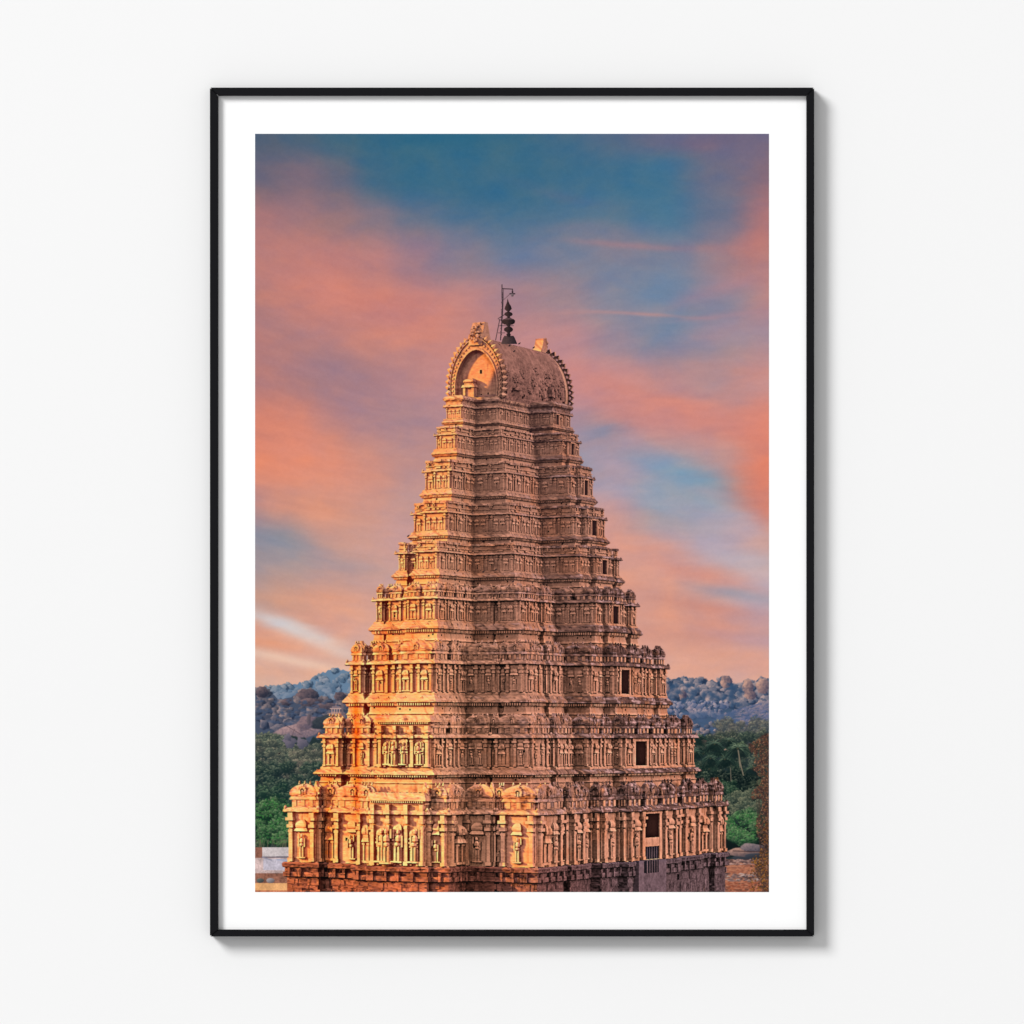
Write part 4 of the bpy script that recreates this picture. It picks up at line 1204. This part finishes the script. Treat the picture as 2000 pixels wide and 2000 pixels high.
    for x, y, s, tn in ((1358,1452,22,(52,74,64)),(1374,1470,24,(40,62,54)),(1394,1462,24,(56,80,66)),(1412,1474,26,(44,66,56)),(1352,1496,22,(60,84,70)),(1386,1500,24,(40,62,52)),(1428,1490,22,(50,74,62)),(1478,1464,20,(70,80,66)),(1404,1512,24,(36,56,48))):
        palm(x, y, s*.85, mix(tn, (150,158,120), .12), False)
    palm(1441, 1458, 25, (116,132,100), True)
    clumps(60, (1350,1470), (1512,1580), (9,16), [(20,40,38),(26,48,42),(16,34,34)], (8,20,22), 2.0)
    def crown(x, y, s, tone):
        for i in range(26):
            a = -math.pi*(-.12+1.24*R.random()); L = s*R.uniform(.75,1.1); drop = s*R.uniform(.25,.8)
            pts = [(x+L*q*math.cos(a), y+L*q*math.sin(a)*.8+drop*q*q) for q in np.linspace(0, 1, 6)]
            up = max(0, math.sin(-a)); c = mix((24,44,40), tone, R.uniform(.25,.8)*(.5+.5*up))
            cv.line(pts, s*.085, c, .95); cv.line([(p[0]+.3, p[1]+s*.07) for p in pts], s*.05, mix(c, (10,20,24), .7), .9)
            cv.line([(p[0]-.4, p[1]-.5) for p in pts[1:4]], s*.03, mix(c, (196,196,150), .5), .8)
        cv.dab(x, y+s*.08, s*.12, s*.12, (96,92,64), (28,36,32), 0, .5)
    for x, y, s_, tn in ((1366,1440,17,(104,126,108)),(1396,1452,18,(112,134,112)),(1424,1446,15,(120,136,112)),(1358,1468,17,(92,116,100)),(1388,1480,18,(96,120,100)),(1416,1482,18,(100,124,102)),(1480,1450,15,(132,138,112)),(1356,1500,15,(84,106,92)),(1468,1500,16,(112,128,104)),(1441,1460,24,(132,152,122))):
        cv.dab(x+2, y+s_*.5, s_*1.0, s_*.7, (20,38,36), (10,24,26), 0, .6, op=.7)
        crown(x, y, s_, tn)
    cv.line([(1442,1466),(1446,1490),(1452,1514)], 2.4, (128,116,98)); cv.line([(1427,1500),(1428,1526)], 1.8, (112,104,90))
    clumps(24, (1385,1440), (1530,1550), (6,10), [(36,74,50),(28,60,44)], (12,30,28), 2.0)
    def bg2(x, y): return ((x-1455)/34)**2+((y-1568)/30)**2 < 1
    clumps(60, (1420,1490), (1538,1600), (7,12), [(104,108,84),(84,96,78),(120,118,92)], (36,50,46), 1.6, bg2, 40)
    palm(1478, 1530, 18, (110,112,84), False)
    def bg3(x, y): return ((x-1456)/34)**2+((y-1616)/32)**2 < 1
    cv.dab(1440, 1640, 90, 40, (30,40,38), (12,20,22), 0, .3, 0, -1)
    clumps(70, (1420,1492), (1584,1648), (7,11), [(48,108,56),(64,130,66),(40,90,50)], (14,38,30), 2.2, bg3, 34)
    leaves(140, (1424,1490), (1588,1644), (1.2,2.4), [(98,176,88),(72,146,66)], (20,50,36), bg3)
    # ground right
    def rectn(x0, x1, y0, y1, cols, n):
        for _ in range(n):
            x = R.uniform(x0, x1); y = R.uniform(y0, y1); c = R.choice(cols)
            cv.dab(x, y, R.uniform(2,7), R.uniform(.8,2.2), c, mix(c, (60,44,46), .5), R.uniform(-.15,.15), .4, -.5, -.7, .3, R.random()*6, .85)
    cv.fill(lambda x: 1678+x*0, 1760, (182,116,90), 1380, 1502, 1)
    cv.dab(1466, 1676, 36, 12, (70,76,84), (30,34,42), 0, .15, -.3, -.8, .1, 1)
    cv.dab(1452, 1664, 34, 10, (192,146,128), (92,78,82), -.04, .1, -.4, -.9, .14, 2, 1, .6); cv.dab(1470, 1656, 26, 9, (150,128,128), (66,64,76), .05, .12, -.5, -.8, .12, 5, 1, .7)
    cv.line([(1432,1662),(1484,1664)], 1.6, (70,52,52)); cv.dab(1478, 1672, 26, 6, (70,74,84), (34,38,46), 0, .2)
    rectn(1410, 1502, 1679, 1690, [(196,150,136),(120,88,80),(224,176,160),(90,66,64)], 170)
    rectn(1410, 1502, 1690, 1706, [(206,128,92),(190,112,82),(160,98,78),(222,146,108)], 170)
    rectn(1410, 1502, 1706, 1722, [(120,96,92),(170,140,134),(70,58,62),(200,128,96),(226,196,184)], 200)
    rectn(1410, 1502, 1722, 1745, [(202,110,72),(170,90,62),(120,76,62),(220,140,104)], 240)
    # rust-leaved tree at the right edge
    for _ in range(15):
        x = R.uniform(1482,1502); cv.line([(x+6, 1745), (x-R.uniform(0,10), R.uniform(1440,1640))], 1.1, (62,44,40), .6)
    def rt(x, y):
        edge = 1474+8*math.sin(y/17)+5*math.sin(y/7.3) if y < 1560 else 1482+7*math.sin(y/13)
        return x > edge and y > 1432+(1502-x)*.5
    leaves(500, (1462,1508), (1430,1745), (3,6), [(84,60,50),(70,52,48)], (40,32,36), rt)
    leaves(2600, (1462,1506), (1430,1745), (.9,2.0), [(168,104,66),(140,86,62),(196,128,82),(96,66,56),(210,150,110)], (44,34,36), rt)
    leaves(420, (1462,1506), (1600,1745), (1.0,2.6), [(204,124,42),(170,96,40),(226,150,60),(80,52,38)], (44,34,30), lambda x, y: y > 1640+(1506-x)*1.0 or x > 1490)
    # slight air over the far ridges
    return np.clip(img, 0, 1)

def overlay(img, S):
    """kalasha finial, lamp post and birds at the very top of the tower"""
    cv = Canvas(img, S); R = random.Random(5)
    D = (58,44,44); L = (104,78,72)
    # iron trestle and lantern
    cv.line([(980.5,556),(980.5,580),(981.5,600),(979.5,640),(977.5,664)], 1.7, (56,44,50))
    cv.line([(983,563),(983,584),(982,610),(980,640)], 1.0, (66,52,58))
    cv.line([(981,563.5),(1001,564.5),(1001,570)], 1.7, (60,46,52))
    cv.line([(984,585),(996,574)], .8, (84,64,68)); cv.line([(976,624),(968,664)], 1.4, (66,50,54))
    cv.line([(973,622),(984,615),(992,612)], 1.3, (62,48,52)); cv.line([(973,650),(986,650)], 1.0, (66,50,54)); cv.line([(975,636),(1003,636)], 1.0, (62,48,52)); cv.line([(974,624),(983,626)], 1, (66,50,54))
    for y in range(572, 660, 3):
        x = 981.5-(y-560)*.03+R.uniform(-.9, .9); cv.dab(x, y, 1.5, 1.3, (70,54,56), (40,32,38), 0, .6)
    cv.line([(1001,569),(1001,574)], 3, (52,40,46)); cv.line([(996,573.5),(1005.5,573.5)], 2.2, (48,38,44)); cv.dab(1000.6, 576, 3.2, 3.6, (150,130,132), (70,58,62), 0, .3)
    # drum
    def poly(rows, lt, dk):
        for (y0, xa0, xb0), (y1, xa1, xb1) in zip(rows[:-1], rows[1:]):
            n = max(1, int((y1-y0)*S*1.3))
            for i in range(n+1):
                t = i/n; y = y0+(y1-y0)*t; xa = xa0+(xa1-xa0)*t; xb = xb0+(xb1-xb0)*t
                j = int((y-PY0)*S)
                if not 0 <= j < img.shape[0]: continue
                i0, i1 = int(round((xa-PX0)*S)), int(round((xb-PX0)*S))
                if i1 <= i0: continue
                q = (np.arange(i0, i1)-i0+.5)/(i1-i0)
                sh = np.clip(.62-.5*q-.35*np.abs(q-.3)+.14, 0, 1)+(vnoise(np.arange(i0, i1)/2.5, np.full(i1-i0, j/2.5), 8)-.5)*.3
                sh = np.clip(sh, 0, 1)[:, None]
                img[j, i0:i1] = (np.array(dk)*.75*(1-sh)+np.array(lt)*.82*sh)/255
    poly([(656,985,1003),(659,983,1005),(664,981,1007),(671,979,1010)], (130,96,88), (56,46,54))
    poly([(583,991.3,991.9),(588,990.6,992.8),(593,989,995),(598,986.8,998),(601,985.8,999.2),(603.5,985.6,999.4),(605.5,987.6,997.6),(608,990.4,995),(609.5,991,994.6)], (112,80,72), (40,31,37))
    poly([(609,991,995),(610.3,987.6,998.6),(612,985.6,1000.8),(614,985.2,1001.4),(616,986.4,1000),(617.4,989.6,997),(619.5,991.4,995)], (104,74,68), (38,30,35))
    poly([(619.5,991,995.4),(621.5,988,998.6),(623,983.4,1003),(625,980.8,1005.4),(628,980,1006.2),(631,981.4,1004.8),(633,984.6,1001.4),(634.6,989.4,997),(637.5,991.2,995.4)], (104,74,66), (36,29,34))
    poly([(637.5,991,996),(639.4,987,999.4),(641.5,984.8,1001.4),(644,984.2,1002),(646.5,985.8,1000.4),(648.4,989.6,997),(651,991.4,995.4)], (98,70,64), (36,29,34))
    poly([(651,990,996.4),(653,988.6,998),(655,990,996.6),(657,991,996)], (90,66,62), (36,29,34))
    # birds perched about
    for x, y in ((995,675),(1004,686),(1042,679),(1068,688),(1014,671),(876,760),(797,1047),(894,1115),(944,1117),(1002,1136),(968,1113),(545,1472),(764,1155)):
        cv.dab(x, y, 2.6, 1.5, (44,36,42), (30,26,32), -.5, .4); cv.dab(x+1.8, y-1.6, 1.2, 1.1, (44,36,42), (30,26,32), 0, .4)
    return img


S = 1.5
PIC = paint_picture(S)                       # sRGB 0..1, row 0 = top
PH, PW = PIC.shape[:2]
img = bpy.data.images.new("printed_picture", PW, PH, alpha=False, float_buffer=False)
buf = np.ones((PH, PW, 4), np.float32)
buf[..., :3] = PIC[::-1]
img.pixels.foreach_set(buf.ravel())
img.update(); img.pack()

M_print = bpy.data.materials.new("printed_picture")
M_print.use_nodes = True
nt = M_print.node_tree
b = nt.nodes["Principled BSDF"]
b.inputs["Roughness"].default_value = 0.9
b.inputs["Specular IOR Level"].default_value = 0.0
uvn = nt.nodes.new("ShaderNodeTexCoord")
ti = nt.nodes.new("ShaderNodeTexImage"); ti.image = img; ti.extension = 'EXTEND'
sc_ = nt.nodes.new("ShaderNodeVectorMath"); sc_.operation = 'SCALE'
sc_.inputs["Scale"].default_value = 0.87
nt.links.new(uvn.outputs["UV"], ti.inputs["Vector"])
nt.links.new(ti.outputs["Color"], sc_.inputs[0])
nt.links.new(sc_.outputs[0], b.inputs["Base Color"])
yp = Y_paper - 0.0003
pv = [(wx(PX0), yp, wz(PY1)+ROFF), (wx(PX1), yp, wz(PY1)+ROFF), (wx(PX1), yp, wz(PY0)+ROFF), (wx(PX0), yp, wz(PY0)+ROFF),
      (wx(PX0), Y_paper-0.00002, wz(PY1)+ROFF), (wx(PX1), Y_paper-0.00002, wz(PY1)+ROFF), (wx(PX1), Y_paper-0.00002, wz(PY0)+ROFF), (wx(PX0), Y_paper-0.00002, wz(PY0)+ROFF)]
pf = [(0,1,2,3),(7,6,5,4),(0,4,5,1),(1,5,6,2),(2,6,7,3),(3,7,4,0)]
pr = obj("printed_picture", pv, pf, M_print, sheet)
uvl = pr.data.uv_layers.new(name="UVMap")
for lp in pr.data.loops:
    co = pr.data.vertices[lp.vertex_index].co
    uvl.data[lp.index].uv = ((co.x - wx(PX0)) / (wx(PX1) - wx(PX0)), (co.z - ROFF - wz(PY1)) / (wz(PY0) - wz(PY1)))
print("scene built")
